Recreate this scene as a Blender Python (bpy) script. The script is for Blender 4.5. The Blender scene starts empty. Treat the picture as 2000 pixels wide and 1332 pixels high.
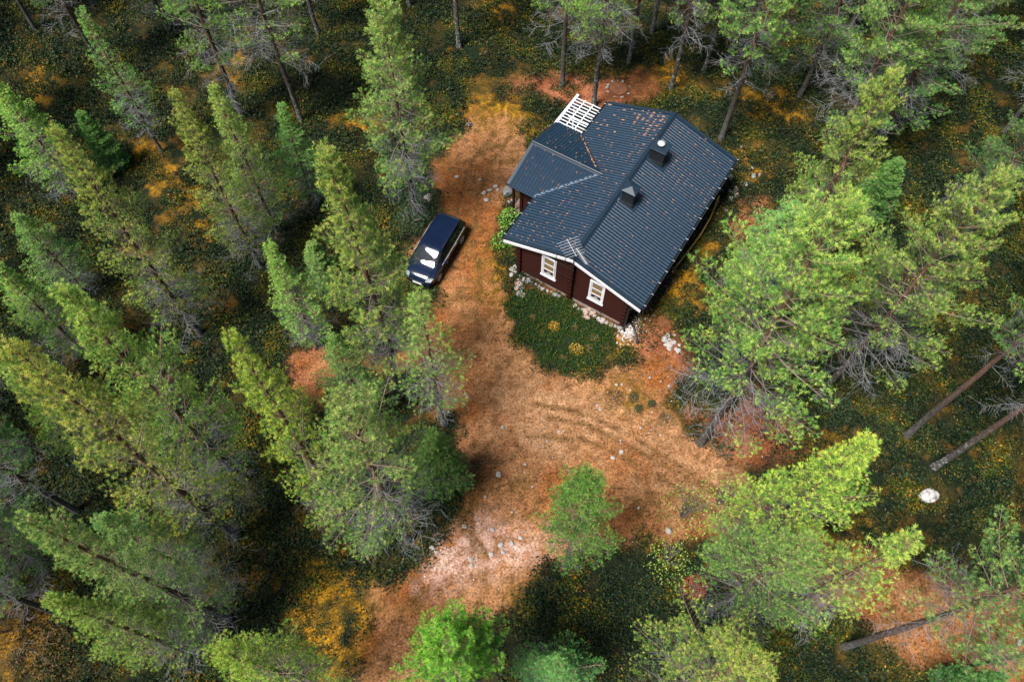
import bpy, bmesh, math, random
import numpy as np
from mathutils import Vector, Matrix

random.seed(7)
rng = np.random.default_rng(7)
S = bpy.context.scene
C = S.collection
R = math.radians

# ------------------------------------------------------------------ camera, sky, sun, exposure
CAM_H, FPX, TH = 36.0, 1531.4, 0.489          # height, focal length in photo pixels, tilt away from straight down
cam_d = bpy.data.cameras.new('camera'); cam = bpy.data.objects.new('camera', cam_d); C.objects.link(cam)
cam.location = (0, 0, CAM_H); cam.rotation_euler = (TH, 0, 0)
cam_d.sensor_width = 36; cam_d.lens = 36 * FPX / 2000; cam_d.clip_end = 3000
S.camera = cam

SUN_EL, SUN_AZ = R(63), R(232)                # azimuth clockwise from +Y
W_ = bpy.data.worlds.new('World'); S.world = W_; W_.use_nodes = True
wn = W_.node_tree.nodes; wl = W_.node_tree.links
sky = wn.new('ShaderNodeTexSky'); sky.sky_type = 'NISHITA'; sky.sun_disc = False
sky.sun_elevation = SUN_EL; sky.sun_rotation = SUN_AZ
sky.air_density = 1.0; sky.dust_density = 0.5; sky.ozone_density = 2.0
wn['Background'].inputs[1].default_value = 0.05
wl.new(sky.outputs[0], wn['Background'].inputs[0])
sd = bpy.data.lights.new('sun', 'SUN'); sun = bpy.data.objects.new('sun', sd); C.objects.link(sun)
sd.energy = 4.9; sd.angle = R(18); sd.color = (1, .96, .90)
sdir = Vector((math.sin(SUN_AZ) * math.cos(SUN_EL), math.cos(SUN_AZ) * math.cos(SUN_EL), math.sin(SUN_EL)))
sun.rotation_euler = sdir.to_track_quat('Z', 'Y').to_euler(); sun.location = (10, -10, 60)
S.view_settings.view_transform = 'Standard'; S.view_settings.look = 'None'
S.view_settings.exposure = 0.9; S.view_settings.gamma = 1.0
S.cycles.max_bounces = 6; S.cycles.diffuse_bounces = 3; S.cycles.glossy_bounces = 3
S.cycles.transmission_bounces = 3

# ------------------------------------------------------------------ helpers
ST, CT = math.sin(TH), math.cos(TH)
def ray(px, py):
    a, b = (px - 1000) / FPX, (py - 666) / FPX
    return np.array([a, ST - b * CT, -CT - b * ST])
def at(px, py, z=0.0):
    v = ray(px, py); t = (z - CAM_H) / v[2]
    return np.array([v[0] * t, v[1] * t, z])
def tree_fit(base, top):
    B = at(*base); v = ray(*top)
    t = (B[:2] @ v[:2]) / (v[:2] @ v[:2])
    return B, CAM_H + t * v[2]

def _hash(ix, iy, seed):
    n = (ix * 374761393 + iy * 668265263 + seed * 1274126177) & 0xffffffff
    n = ((n ^ (n >> 13)) * 1274126177) & 0xffffffff
    return ((n ^ (n >> 16)) & 0xffff) / 65535.0
def vnoise(x, y, seed=0):
    x = np.asarray(x, float); y = np.asarray(y, float)
    ix = np.floor(x).astype(np.int64); iy = np.floor(y).astype(np.int64)
    fx = x - ix; fy = y - iy
    fx = fx * fx * (3 - 2 * fx); fy = fy * fy * (3 - 2 * fy)
    a = _hash(ix, iy, seed); b = _hash(ix + 1, iy, seed); c = _hash(ix, iy + 1, seed); d = _hash(ix + 1, iy + 1, seed)
    return (a * (1 - fx) + b * fx) * (1 - fy) + (c * (1 - fx) + d * fx) * fy
def fbm(x, y, seed=0, o=4):
    s = 0; a = .5; f = 1.0; t = 0
    for i in range(o):
        s = s + a * vnoise(x * f, y * f, seed + i * 17); t += a; a *= .5; f *= 2.03
    return s / t

def link(o, parent=None, kind=None):
    C.objects.link(o)
    if parent is not None: o.parent = parent
    if kind: o['kind'] = kind
    return o
def tag(o, label, cat, group=None):
    o['label'] = label; o['category'] = cat
    if group: o['group'] = group
    return o
def thing(name, label, cat, loc=(0, 0, 0), rz=0, group=None):
    o = bpy.data.objects.new(name, None); o.empty_display_size = .3
    o.location = loc; o.rotation_euler = (0, 0, rz); link(o)
    return tag(o, label, cat, group)
def mesh_np(name, verts, faces, mat, smooth=False, col=None):
    """verts (n,3); faces (m,3|4) array or list of lists"""
    me = bpy.data.meshes.new(name)
    verts = np.asarray(verts, np.float32)
    if isinstance(faces, np.ndarray):
        k = faces.shape[1]; m = len(faces)
        me.vertices.add(len(verts)); me.vertices.foreach_set('co', verts.ravel())
        me.loops.add(m * k); me.loops.foreach_set('vertex_index', faces.astype(np.int32).ravel())
        me.polygons.add(m); me.polygons.foreach_set('loop_start', np.arange(0, m * k, k, dtype=np.int32))
        me.update(calc_edges=True)
    else:
        me.from_pydata(verts.tolist(), [], faces); me.update()
    if col is not None:
        ca = me.color_attributes.new('tint', 'FLOAT_COLOR', 'POINT')
        c4 = np.ones((len(verts), 4), np.float32); c4[:, :3] = col
        ca.data.foreach_set('color', c4.ravel())
    if smooth:
        me.polygons.foreach_set('use_smooth', np.ones(len(me.polygons), bool))
    if mat: me.materials.append(mat)
    return me
def obj(name, me, parent=None, loc=None):
    o = bpy.data.objects.new(name, me)
    if loc is not None: o.location = loc
    return link(o, parent)

class MB:
    """collects boxes, bars and tubes into one mesh"""
    def __init__(s): s.v = []; s.f = []
    def add(s, vs, fs):
        b = len(s.v); s.v += [tuple(map(float, p)) for p in vs]; s.f += [[b + i for i in q] for q in fs]
    def box(s, x0, x1, y0, y1, z0, z1):
        s.add([(x0, y0, z0), (x1, y0, z0), (x1, y1, z0), (x0, y1, z0), (x0, y0, z1), (x1, y0, z1), (x1, y1, z1), (x0, y1, z1)],
              [(0, 3, 2, 1), (4, 5, 6, 7), (0, 1, 5, 4), (1, 2, 6, 5), (2, 3, 7, 6), (3, 0, 4, 7)])
    def bar(s, p, q, w, h, up=(0, 0, 1)):
        p = Vector(p); q = Vector(q); d = (q - p).normalized(); u = Vector(up)
        x = d.cross(u).normalized(); u = x.cross(d).normalized()
        c = [(-1, -1), (1, -1), (1, 1), (-1, 1)]
        vs = [p + x * a * w / 2 + u * b * h / 2 for a, b in c] + [q + x * a * w / 2 + u * b * h / 2 for a, b in c]
        s.add(vs, [(0, 1, 2, 3), (7, 6, 5, 4), (0, 4, 5, 1), (1, 5, 6, 2), (2, 6, 7, 3), (3, 7, 4, 0)])
    def tube(s, pts, rad, n=6, cap=True):
        pts = [Vector(p) for p in pts]; rad = rad if isinstance(rad, (list, tuple)) else [rad] * len(pts)
        b = len(s.v); up = Vector((0.31, .17, 1)).normalized()
        for i, p in enumerate(pts):
            d = (pts[min(i + 1, len(pts) - 1)] - pts[max(i - 1, 0)]).normalized()
            if abs(d.dot(up)) > .95: up = Vector((1, .2, 0))
            x = d.cross(up).normalized(); y = x.cross(d)
            for k in range(n):
                a = 2 * math.pi * k / n; s.v.append(tuple(p + (x * math.cos(a) + y * math.sin(a)) * rad[i]))
        for i in range(len(pts) - 1):
            for k in range(n):
                s.f.append([b + i * n + k, b + i * n + (k + 1) % n, b + (i + 1) * n + (k + 1) % n, b + (i + 1) * n + k])
        if cap:
            s.f.append([b + k for k in range(n)][::-1]); e = b + (len(pts) - 1) * n; s.f.append([e + k for k in range(n)])
    def build(s, name, mat, parent=None, smooth=False, loc=None, bevel=0):
        me = bpy.data.meshes.new(name); me.from_pydata(s.v, [], s.f); me.update()
        bm = bmesh.new(); bm.from_mesh(me); bmesh.ops.recalc_face_normals(bm, faces=bm.faces)
        if bevel: bmesh.ops.bevel(bm, geom=list(bm.edges), offset=bevel, segments=1, affect='EDGES')
        bm.to_mesh(me); bm.free()
        if smooth: me.polygons.foreach_set('use_smooth', np.ones(len(me.polygons), bool))
        me.materials.append(mat)
        return obj(name, me, parent, loc)

# ------------------------------------------------------------------ materials
def new_mat(name):
    m = bpy.data.materials.new(name); m.use_nodes = True
    nt = m.node_tree; b = nt.nodes['Principled BSDF']
    return m, nt, b
def nd(nt, t, **kw):
    n = nt.nodes.new(t)
    for k, v in kw.items(): setattr(n, k, v)
    return n
def noise(nt, scale, detail=4, rough=.6, vec=None):
    n = nd(nt, 'ShaderNodeTexNoise'); n.inputs['Scale'].default_value = scale; n.inputs['Detail'].default_value = detail
    n.inputs['Roughness'].default_value = rough
    if vec is not None: nt.links.new(vec, n.inputs['Vector'])
    return n
def ramp(nt, src, stops):
    r = nd(nt, 'ShaderNodeValToRGB'); e = r.color_ramp.elements
    while len(e) < len(stops): e.new(.5)
    for i, (p, c) in enumerate(stops): e[i].position = p; e[i].color = (*c, 1)
    nt.links.new(src, r.inputs[0]); return r
def mix(nt, fac, a, b, mode='MIX'):
    m = nd(nt, 'ShaderNodeMix', data_type='RGBA', blend_type=mode)
    for s, v in ((0, fac), (6, a), (7, b)):
        if hasattr(v, 'links') or hasattr(v, 'is_output'): nt.links.new(v, m.inputs[s])
        elif s == 0: m.inputs[0].default_value = v
        else: m.inputs[s].default_value = (*v, 1)
    return m.outputs[2]
def bump(nt, b, h, strength=.4, dist=.02):
    n = nd(nt, 'ShaderNodeBump'); n.inputs['Strength'].default_value = strength; n.inputs['Distance'].default_value = dist
    nt.links.new(h, n.inputs['Height']); nt.links.new(n.outputs[0], b.inputs['Normal'])
def simple(name, c1, c2, scale=6, rough=.7, metal=0, coat=0, detail=4, bmp=0, coord='Object', stretch=None, spec=.5):
    m, nt, b = new_mat(name)
    tc = nd(nt, 'ShaderNodeTexCoord'); v = tc.outputs[coord]
    if stretch:
        mp = nd(nt, 'ShaderNodeMapping'); mp.inputs['Scale'].default_value = stretch; nt.links.new(v, mp.inputs[0]); v = mp.outputs[0]
    n = noise(nt, scale, detail, vec=v)
    r = ramp(nt, n.outputs[0], [(.3, c1), (.7, c2)])
    nt.links.new(r.outputs[0], b.inputs['Base Color'])
    b.inputs['Roughness'].default_value = rough; b.inputs['Metallic'].default_value = metal
    b.inputs['Coat Weight'].default_value = coat; b.inputs['Specular IOR Level'].default_value = spec
    if bmp: bump(nt, b, n.outputs[0], bmp)
    return m

M = {}
M['roof'] = simple('roof_paint', (.004, .015, .032), (.007, .023, .045), 3, .34, coat=.3, spec=.6)
M['roof_trim'] = simple('roof_trim_paint', (.005, .015, .029), (.009, .022, .038), 4, .5, spec=.5)
M['black'] = simple('black_metal', (.006, .008, .011), (.012, .015, .02), 5, .5)
M['white'] = simple('white_paint', (.58, .58, .62), (.72, .72, .74), 6, .5)
M['pergola'] = simple('pergola_paint', (.52, .56, .64), (.70, .72, .78), 6, .55)
M['log'] = simple('dark_red_log_stain', (.018, .0055, .004), (.036, .010, .007), 5, .7, bmp=.2, stretch=(1, 1, 8), spec=.08)
M['glass'] = simple('window_glass', (.03, .03, .03), (.05, .05, .05), 2, .05, spec=.7)
M['curtain'] = simple('gold_curtain', (.30, .20, .07), (.46, .33, .15), 14, .9)
M['lace'] = simple('lace_curtain', (.55, .55, .55), (.7, .7, .7), 20, .9)
M['alu'] = simple('aluminium', (.42, .43, .46), (.58, .58, .60), 8, .5, metal=.3)
M['deckwood'] = simple('deck_wood', (.12, .07, .045), (.22, .14, .09), 3, .8, stretch=(1, 12, 1))
M['stone'] = simple('pale_granite', (.14, .125, .115), (.46, .42, .39), 9, .9, bmp=.5, detail=8)
M['stone2'] = simple('pink_granite', (.20, .13, .10), (.42, .31, .26), 8, .9, bmp=.5, detail=8)
M['stone3'] = simple('grey_granite', (.07, .08, .08), (.30, .31, .30), 8, .9, bmp=.5, detail=8)
M['boulder'] = simple('lichen_boulder', (.06, .06, .06), (.66, .62, .60), 2.2, .9, bmp=.6, detail=9)
M['litter'] = simple('fallen_needles', (.20, .08, .04), (.42, .21, .12), 30, .9, coord='Object')
M['plinth'] = simple('plinth_concrete', (.20, .16, .14), (.34, .29, .26), 6, .9, bmp=.3)
M['yellow'] = simple('yellow_plastic', (.42, .24, .03), (.60, .36, .06), 6, .5)
M['lid'] = simple('rusty_lid', (.17, .06, .025), (.30, .12, .05), 6, .9, bmp=.4)
M['dull_tuft'] = simple('dull_yellow_leaf', (.10, .065, .012), (.24, .16, .03), 20, .8)
M['scrub'] = simple('orange_scrub_leaf', (.05, .025, .005), (.15, .08, .012), 12, .8)  # orange leaf darkened, shade of the forest corner put into its colour
M['heather'] = simple('heather_brown', (.05, .035, .012), (.12, .08, .025), 20, .9)
M['yellow_tuft'] = simple('yellow_leaf', (.45, .24, .015), (.65, .40, .04), 20, .8)
M['rust_needle'] = simple('dead_rust_needles', (.22, .045, .015), (.42, .10, .03), 20, .8)
M['leaf_green'] = simple('bright_leaf', (.05, .15, .012), (.15, .30, .025), 9, .6)
M['leaf_birch'] = simple('birch_leaf', (.09, .19, .02), (.26, .34, .04), 9, .6)
M['leaf_dark'] = simple('juniper_green', (.010, .032, .012), (.030, .065, .018), 9, .7)
M['twig'] = simple('twig', (.10, .075, .055), (.22, .18, .15), 15, .9)
M['car_paint'] = simple('navy_car_paint', (.003, .007, .022), (.004, .010, .030), 2, .16, coat=.0, spec=.6)
M['car_glass'] = simple('car_glass', (.012, .014, .017), (.03, .033, .036), 2, .03, metal=.05, spec=.9)
M['side_glass'] = simple('dark_side_glass', (.004, .005, .006), (.006, .007, .008), 2, .04, spec=.6)  # blacker than the windshield glass, dark tree reflections put into the colour
M['rubber'] = simple('tyre_rubber', (.012, .012, .012), (.022, .022, .022), 20, .85)
M['trim'] = simple('black_plastic', (.010, .010, .011), (.016, .016, .017), 10, .5)
M['lamp'] = simple('lamp_lens', (.16, .18, .20), (.26, .28, .30), 8, .25)
M['redlamp'] = simple('red_lens', (.06, .004, .004), (.10, .006, .005), 8, .15)

def leaf_mat(name, with_color=True, trans=.30):
    m, nt, b = new_mat(name)
    a = nd(nt, 'ShaderNodeAttribute', attribute_name='tint'); col = a.outputs['Color']
    if with_color:
        oi = nd(nt, 'ShaderNodeObjectInfo'); col = mix(nt, 1.0, col, oi.outputs['Color'], 'MULTIPLY')
    b.inputs['Roughness'].default_value = .7; b.inputs['Specular IOR Level'].default_value = .12
    nt.links.new(col, b.inputs['Base Color'])
    t = nd(nt, 'ShaderNodeBsdfTranslucent'); nt.links.new(col, t.inputs['Color'])
    mx = nd(nt, 'ShaderNodeMixShader'); mx.inputs[0].default_value = trans
    nt.links.new(b.outputs[0], mx.inputs[1]); nt.links.new(t.outputs[0], mx.inputs[2])
    nt.links.new(mx.outputs[0], nt.nodes['Material Output'].inputs[0])
    return m
M['needles'] = leaf_mat('pine_needles')
def attr_mat(name, rough=.9, bmp=0):
    m, nt, b = new_mat(name)
    a = nd(nt, 'ShaderNodeAttribute', attribute_name='tint')
    tc = nd(nt, 'ShaderNodeTexCoord'); n = noise(nt, 12, 5, vec=tc.outputs['Object'])
    r = ramp(nt, n.outputs[0], [(.3, (.55, .55, .55)), (.7, (1.25, 1.25, 1.25))])
    nt.links.new(mix(nt, 1.0, a.outputs['Color'], r.outputs[0], 'MULTIPLY'), b.inputs['Base Color'])
    b.inputs['Roughness'].default_value = rough
    if bmp: bump(nt, b, n.outputs[0], bmp)
    return m
M['branch'] = attr_mat('pine_branch')
def bark_mat():
    m, nt, b = new_mat('pine_bark')
    tc = nd(nt, 'ShaderNodeTexCoord'); sx = nd(nt, 'ShaderNodeSeparateXYZ'); nt.links.new(tc.outputs['Generated'], sx.inputs[0])
    g = ramp(nt, sx.outputs[2], [(.0, (.075, .070, .062)), (.18, (.055, .045, .038)), (.42, (.12, .06, .038)), (.9, (.22, .11, .06))])
    mp = nd(nt, 'ShaderNodeMapping'); mp.inputs['Scale'].default_value = (1, 1, .22); nt.links.new(tc.outputs['Object'], mp.inputs[0])
    n = noise(nt, 16, 6, .7, mp.outputs[0])
    r = ramp(nt, n.outputs[0], [(.35, (.25, .25, .25)), (.62, (1.3, 1.3, 1.3))])
    c = mix(nt, 1.0, g.outputs[0], r.outputs[0], 'MULTIPLY')
    n2 = noise(nt, 5, 6, .75, tc.outputs['Object'])
    lr = ramp(nt, n2.outputs[0], [(.52, (0, 0, 0)), (.62, (1, 1, 1))])
    low = ramp(nt, sx.outputs[2], [(.05, (1, 1, 1)), (.35, (.12, .12, .12))])
    fac = mix(nt, 1.0, lr.outputs[0], low.outputs[0], 'MULTIPLY')
    oi = nd(nt, 'ShaderNodeObjectInfo'); fac = mix(nt, 1.0, fac, oi.outputs['Color'], 'MULTIPLY')      # how much pale lichen this stem carries
    c = mix(nt, fac, c, (.36, .37, .35))
    nt.links.new(c, b.inputs['Base Color']); b.inputs['Roughness'].default_value = .95
    bump(nt, b, n.outputs[0], .8, .04)
    return m
M['bark'] = bark_mat()

def ground_mat():
    m, nt, b = new_mat('forest_floor')
    a = nd(nt, 'ShaderNodeAttribute', attribute_name='tint'); geo = nd(nt, 'ShaderNodeNewGeometry')
    P = geo.outputs['Position']
    n1 = noise(nt, 9, 6, .75, P); n2 = noise(nt, 2.0, 5, .65, P); n3 = noise(nt, 34, 3, .7, P)
    r1 = ramp(nt, n1.outputs[0], [(.36, (.30, .26, .22)), (.48, (.92, .92, .92)), (.62, (1.45, 1.42, 1.36))])
    c = mix(nt, 1.0, a.outputs['Color'], r1.outputs[0], 'MULTIPLY')
    r2 = ramp(nt, n2.outputs[0], [(.35, (.72, .68, .6)), (.65, (1.18, 1.16, 1.14))])
    c = mix(nt, 1.0, c, r2.outputs[0], 'MULTIPLY')
    r3 = ramp(nt, n3.outputs[0], [(.38, (.35, .32, .3)), (.52, (1.05, 1.05, 1.05)), (.66, (1.7, 1.65, 1.58))])
    c = mix(nt, .85, c, r3.outputs[0], 'MULTIPLY')
    nt.links.new(c, b.inputs['Base Color']); b.inputs['Roughness'].default_value = .95; b.inputs['Specular IOR Level'].default_value = .15
    h = mix(nt, .5, n1.outputs[0], n3.outputs[0])
    bump(nt, b, h, .9, .07)
    return m
M['ground'] = ground_mat()

# ------------------------------------------------------------------ ground: colour classes from the shape of the clearing
def P2(lst): return np.array([at(x, y)[:2] for x, y in lst])
def sdist(poly, x, y):
    """signed distance to polygon, negative inside"""
    px, py = poly[:, 0], poly[:, 1]; qx, qy = np.roll(px, -1), np.roll(py, -1)
    d = np.full(x.shape, 1e9); ins = np.zeros(x.shape, bool)
    for a, b, c, e in zip(px, py, qx, qy):
        dx, dy = c - a, e - b; L2 = dx * dx + dy * dy + 1e-12
        t = np.clip(((x - a) * dx + (y - b) * dy) / L2, 0, 1)
        d = np.minimum(d, (x - a - t * dx) ** 2 + (y - b - t * dy) ** 2)
        if e != b:
            ins ^= ((b > y) != (e > y)) & (x < dx * (y - b) / (e - b) + a)
    d = np.sqrt(d); return np.where(ins, -d, d)
def ldist(line, x, y):
    d = np.full(x.shape, 1e9)
    for (a, b), (c, e) in zip(line[:-1], line[1:]):
        dx, dy = c - a, e - b; L2 = dx * dx + dy * dy + 1e-12
        t = np.clip(((x - a) * dx + (y - b) * dy) / L2, 0, 1)
        d = np.minimum(d, (x - a - t * dx) ** 2 + (y - b - t * dy) ** 2)
    return np.sqrt(d)

TRACK = P2([(940, 200), (1020, 235), (1040, 290), (1000, 350), (985, 400), (950, 470), (955, 540), (990, 560), (985, 600), (1010, 660), (1060, 712),
            (1120, 738), (1200, 715), (1290, 690), (1330, 720), (1290, 790), (1370, 870), (1450, 930), (1560, 1010), (1700, 1090), (1850, 1150),
            (2020, 1230), (2040, 1345), (1800, 1300), (1640, 1200), (1500, 1120), (1400, 1060), (1290, 1058), (1140, 1075), (1050, 1120),
            (1010, 1185), (960, 1200), (880, 1250), (820, 1400), (690, 1400), (690, 1260), (730, 1150), (830, 1080), (900, 1010), (880, 920), (890, 800),
            (820, 740), (700, 730), (600, 720), (580, 690), (640, 680), (760, 690), (850, 620), (860, 560), (800, 520), (790, 480), (850, 420), (845, 380), (850, 320), (900, 260)])
PALE = P2([(840, 1050), (930, 1010), (1040, 1030), (1060, 1080), (960, 1130), (880, 1150), (830, 1140)])
SAND = P2([(950, 760), (1010, 700), (1110, 760), (1230, 800), (1330, 870), (1420, 930), (1420, 990), (1300, 950), (1200, 900), (1100, 900), (1010, 900), (960, 860)])
RED = [P2(q) for q in ([(1000, 165), (1090, 145), (1180, 140), (1270, 140), (1300, 185), (1200, 210), (1110, 215)],
                       [(1350, 800), (1460, 760), (1560, 800), (1560, 880), (1460, 900), (1390, 890)],
                       [(560, 680), (640, 670), (650, 760), (580, 750)],
                       [(1240, 640), (1340, 640), (1350, 740), (1260, 760)],
                       [(1440, 390), (1500, 380), (1490, 470), (1430, 470)],
                       [(1010, 525), (1110, 578), (1215, 635), (1205, 660), (1110, 610), (1010, 565)],
                       [(1720, 1090), (2000, 1180), (2000, 1250), (1760, 1190)])]
YEL = [P2(q) for q in ([(880, 225), (930, 180), (1000, 185), (1075, 225), (1060, 265), (1000, 250), (930, 245)],
                       [(285, 350), (345, 320), (400, 370), (430, 450), (395, 500), (350, 440)],
                       [(560, 1120), (650, 1010), (720, 1090), (740, 1150), (690, 1300), (690, 1345), (600, 1345), (560, 1200)],
                       [(1000, 1150), (1050, 1140), (1050, 1190), (1005, 1210)],
                       [(1650, 1000), (1700, 980), (1760, 1060), (1790, 1130), (1700, 1090)],
                       [(1180, 770), (1220, 745), (1265, 770), (1220, 815)],
                       [(950, 480), (985, 500), (985, 560), (1000, 620), (960, 600), (930, 560)],
                       [(1440, 300), (1500, 320), (1510, 350), (1450, 360)],
                       [(1300, 520), (1390, 470), (1400, 520), (1340, 600), (1260, 620)],
                       [(0, 1170), (90, 1160), (130, 1260), (60, 1345), (0, 1345)],
                       [(1600, 860), (1700, 840), (1720, 880), (1600, 900)],
                       [(930, 0), (1000, 0), (990, 40), (920, 30)], [(1200, 150), (1330, 120), (1360, 170), (1290, 200), (1210, 190)],
                       [(60, 100), (110, 120), (95, 200), (60, 190)], [(250, 290), (290, 270), (300, 330), (260, 340)],
                       [(1380, 180), (1560, 170), (1570, 250), (1480, 220)], [(420, 120), (500, 110), (490, 170), (430, 180)], [(660, 220), (740, 215), (760, 260), (650, 270)],
                       [(1210, 625), (1240, 640), (1230, 690), (1180, 700), (1190, 660)])]
GREENBED = P2([(988, 605), (1000, 575), (1050, 568), (1112, 582), (1150, 612), (1200, 642), (1205, 680), (1165, 715), (1110, 728), (1060, 705), (1010, 660)])
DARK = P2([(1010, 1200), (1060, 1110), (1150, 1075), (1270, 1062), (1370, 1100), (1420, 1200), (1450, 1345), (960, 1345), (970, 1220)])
RUTS = [P2(q) for q in ([(1050, 790), (1120, 800), (1230, 850), (1330, 910), (1420, 975)], [(1060, 850), (1140, 860), (1240, 905), (1330, 955), (1400, 1000)],
                        [(965, 250), (925, 310), (900, 370), (890, 420)], [(1000, 265), (960, 320), (935, 380), (930, 440)],
                        [(1070, 815), (1140, 828), (1240, 876), (1340, 930), (1420, 985)], [(950, 1090), (925, 1040), (915, 960), (930, 900)], [(935, 1085), (912, 1040), (900, 970)])]
DITCH = P2([(960, 165), (1010, 195), (1065, 222), (1095, 232)])

def sm(d, w): return np.clip(.5 - d / w, 0, 1)
def classes(x, y):
    """weights of each ground class at world points"""
    wx = x + (fbm(x * .9, y * .9, 3) - .5) * 1.5 + (fbm(x * 4, y * 4, 5) - .5) * .5
    wy = y + (fbm(x * .9, y * .9, 9) - .5) * 1.5 + (fbm(x * 4, y * 4, 11) - .5) * .5
    k = {}
    k['track'] = sm(sdist(TRACK, wx, wy), .6)
    k['sand'] = sm(sdist(SAND, wx, wy), 2.2)
    k['pale'] = sm(sdist(PALE, wx, wy), 1.6)
    k['red'] = np.max([sm(sdist(q, wx, wy), 1.2) for q in RED], axis=0)
    k['yel'] = np.max([sm(sdist(q, wx, wy), 1.4) for q in YEL], axis=0)
    k['bed'] = sm(sdist(GREENBED, x + (wx - x) * .35, y + (wy - y) * .35), .3)
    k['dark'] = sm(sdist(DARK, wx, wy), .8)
    r = np.min([ldist(q, x + (wx - x) * .25, y + (wy - y) * .25) for q in RUTS], axis=0)
    k['rut'] = np.clip(1.5 - r / .12, 0, 1) * np.clip(fbm(x * 1.6, y * 1.6, 77) * 4 - .8, 0, 1)
    k['ditch'] = np.clip(1 - ldist(DITCH, wx, wy) / .5, 0, 1)
    return k
def height(x, y, k):
    forest = np.clip(1 - k['track'] - k['red'], 0, 1)
    z = (fbm(x * .5, y * .5, 21) - .5) * .30 * (.25 + .75 * forest) + (fbm(x * 2.3, y * 2.3, 31) - .5) * .07 * (.4 + forest)
    z = z - .05 * k['rut'] - .18 * k['ditch']
    return z
def gz(x, y):
    x = np.atleast_1d(np.asarray(x, float)); y = np.atleast_1d(np.asarray(y, float))
    z = height(x, y, classes(x, y)); return z if len(z) > 1 else float(z[0])

def build_ground():
    inner_x = np.arange(-37, 37.01, .125); inner_y = np.arange(-1, 50.01, .125)
    g = np.cumsum(.4 * 1.32 ** np.arange(27))
    g = g[g < 900]
    X = np.concatenate([-37 - g[::-1], inner_x, 37 + g]); Y = np.concatenate([-1 - g[::-1], inner_y, 50 + g])
    xx, yy = np.meshgrid(X, Y); x = xx.ravel(); y = yy.ravel()
    k = classes(x, y); z = height(x, y, k)
    n1 = fbm(x * .45, y * .45, 41)[:, None]; n2 = fbm(x * 1.7, y * 1.7, 43)[:, None]; n3 = fbm(x * 5, y * 5, 47)[:, None]
    A = lambda *c: np.array(c)[None, :]
    def mx(a, b, t): return a * (1 - t) + b * t
    forest = mx(A(.008, .015, .006), A(.048, .038, .009), np.clip((n1 - .42) * 5, 0, 1))
    forest = mx(forest, A(.13, .066, .010), np.clip((n2 - .55) * 7, 0, 1) * .65)
    soil = mx(A(.235, .085, .024), A(.33, .165, .078), np.clip((n1 - .32) * 3, 0, 1))
    soil = mx(soil, A(.16, .085, .028), np.clip((n2 - .52) * 6, 0, 1) * .8)
    soil = mx(soil, A(.10, .05, .018), np.clip((n3 - .56) * 7, 0, 1) * .7)
    sand = mx(A(.40, .235, .135), A(.30, .155, .078), np.clip((n3 - .3) * 2.4, 0, 1))
    pale = mx(A(.52, .36, .31), A(.34, .18, .13), np.clip((n2 - .3) * 2, 0, 1))
    red = mx(A(.20, .065, .028), A(.34, .135, .07), np.clip((n2 - .3) * 2, 0, 1))
    yel = mx(A(.40, .20, .010), A(.15, .09, .010), np.clip((n3 - .35) * 4, 0, 1))
    c = mx(forest, yel, (k['yel'] * np.clip(n2[:, 0] * 5 - 1.8, 0, 1))[:, None])
    c = mx(c, red, k['red'][:, None] * .9)
    c = mx(c, soil, k['track'][:, None])
    c = mx(c, sand, (k['sand'] * k['track'] * np.clip(n2[:, 0] * 2.6 - .5, 0, 1) * .9)[:, None])
    c = mx(c, pale, (k['pale'] * np.clip(n3[:, 0] * 3 - .8, 0, 1))[:, None])
    c = mx(c, yel * .9, (k['yel'] * k['track'] * np.clip(n3[:, 0] * 5 - 1.8, 0, 1))[:, None])
    c = mx(c, A(.012, .024, .010), k['bed'][:, None])
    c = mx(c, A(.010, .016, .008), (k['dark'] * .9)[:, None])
    c = mx(c, A(.13, .07, .024), k['rut'][:, None] * .8)
    c = mx(c, A(.02, .015, .01), k['ditch'][:, None] * .8)
    nx, ny = len(X), len(Y); i = np.arange(nx * ny).reshape(ny, nx)
    f = np.stack([i[:-1, :-1], i[:-1, 1:], i[1:, 1:], i[1:, :-1]], -1).reshape(-1, 4)
    o = obj('ground', mesh_np('ground', np.stack([x, y, z], -1), f, M['ground'], True, c)); o['kind'] = 'structure'
build_ground()

# ------------------------------------------------------------------ low forest plants (uncountable cover)
def leaf_clump(seed, n, rad, hgt, ll, lw, cols, upright=0.2, center=(0, 0)):
    g = np.random.default_rng(seed)
    a = g.uniform(0, 2 * np.pi, n); r = rad * np.sqrt(g.uniform(0, 1, n))
    p = np.stack([r * np.cos(a), r * np.sin(a), g.uniform(.02, 1, n) * hgt * (1 - (r / rad) ** 2 * .6)], -1)
    d = np.stack([g.normal(size=n), g.normal(size=n), g.normal(size=n) * .5 + upright], -1); d /= np.linalg.norm(d, axis=1)[:, None]
    s = np.cross(d, g.normal(size=(n, 3))); s /= np.linalg.norm(s, axis=1)[:, None]
    L = (ll * g.uniform(.6, 1.3, n))[:, None]; Wd = (lw * g.uniform(.6, 1.3, n))[:, None]
    v = np.stack([p, p + d * L * .5 + s * Wd, p + d * L, p + d * L * .5 - s * Wd], 1).reshape(-1, 3)
    f = np.arange(4 * n).reshape(n, 4)
    cols = np.array(cols); c = cols[g.integers(0, len(cols), n)] * g.uniform(.7, 1.25, (n, 1))
    return v, f, np.repeat(c, 4, axis=0)
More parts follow.
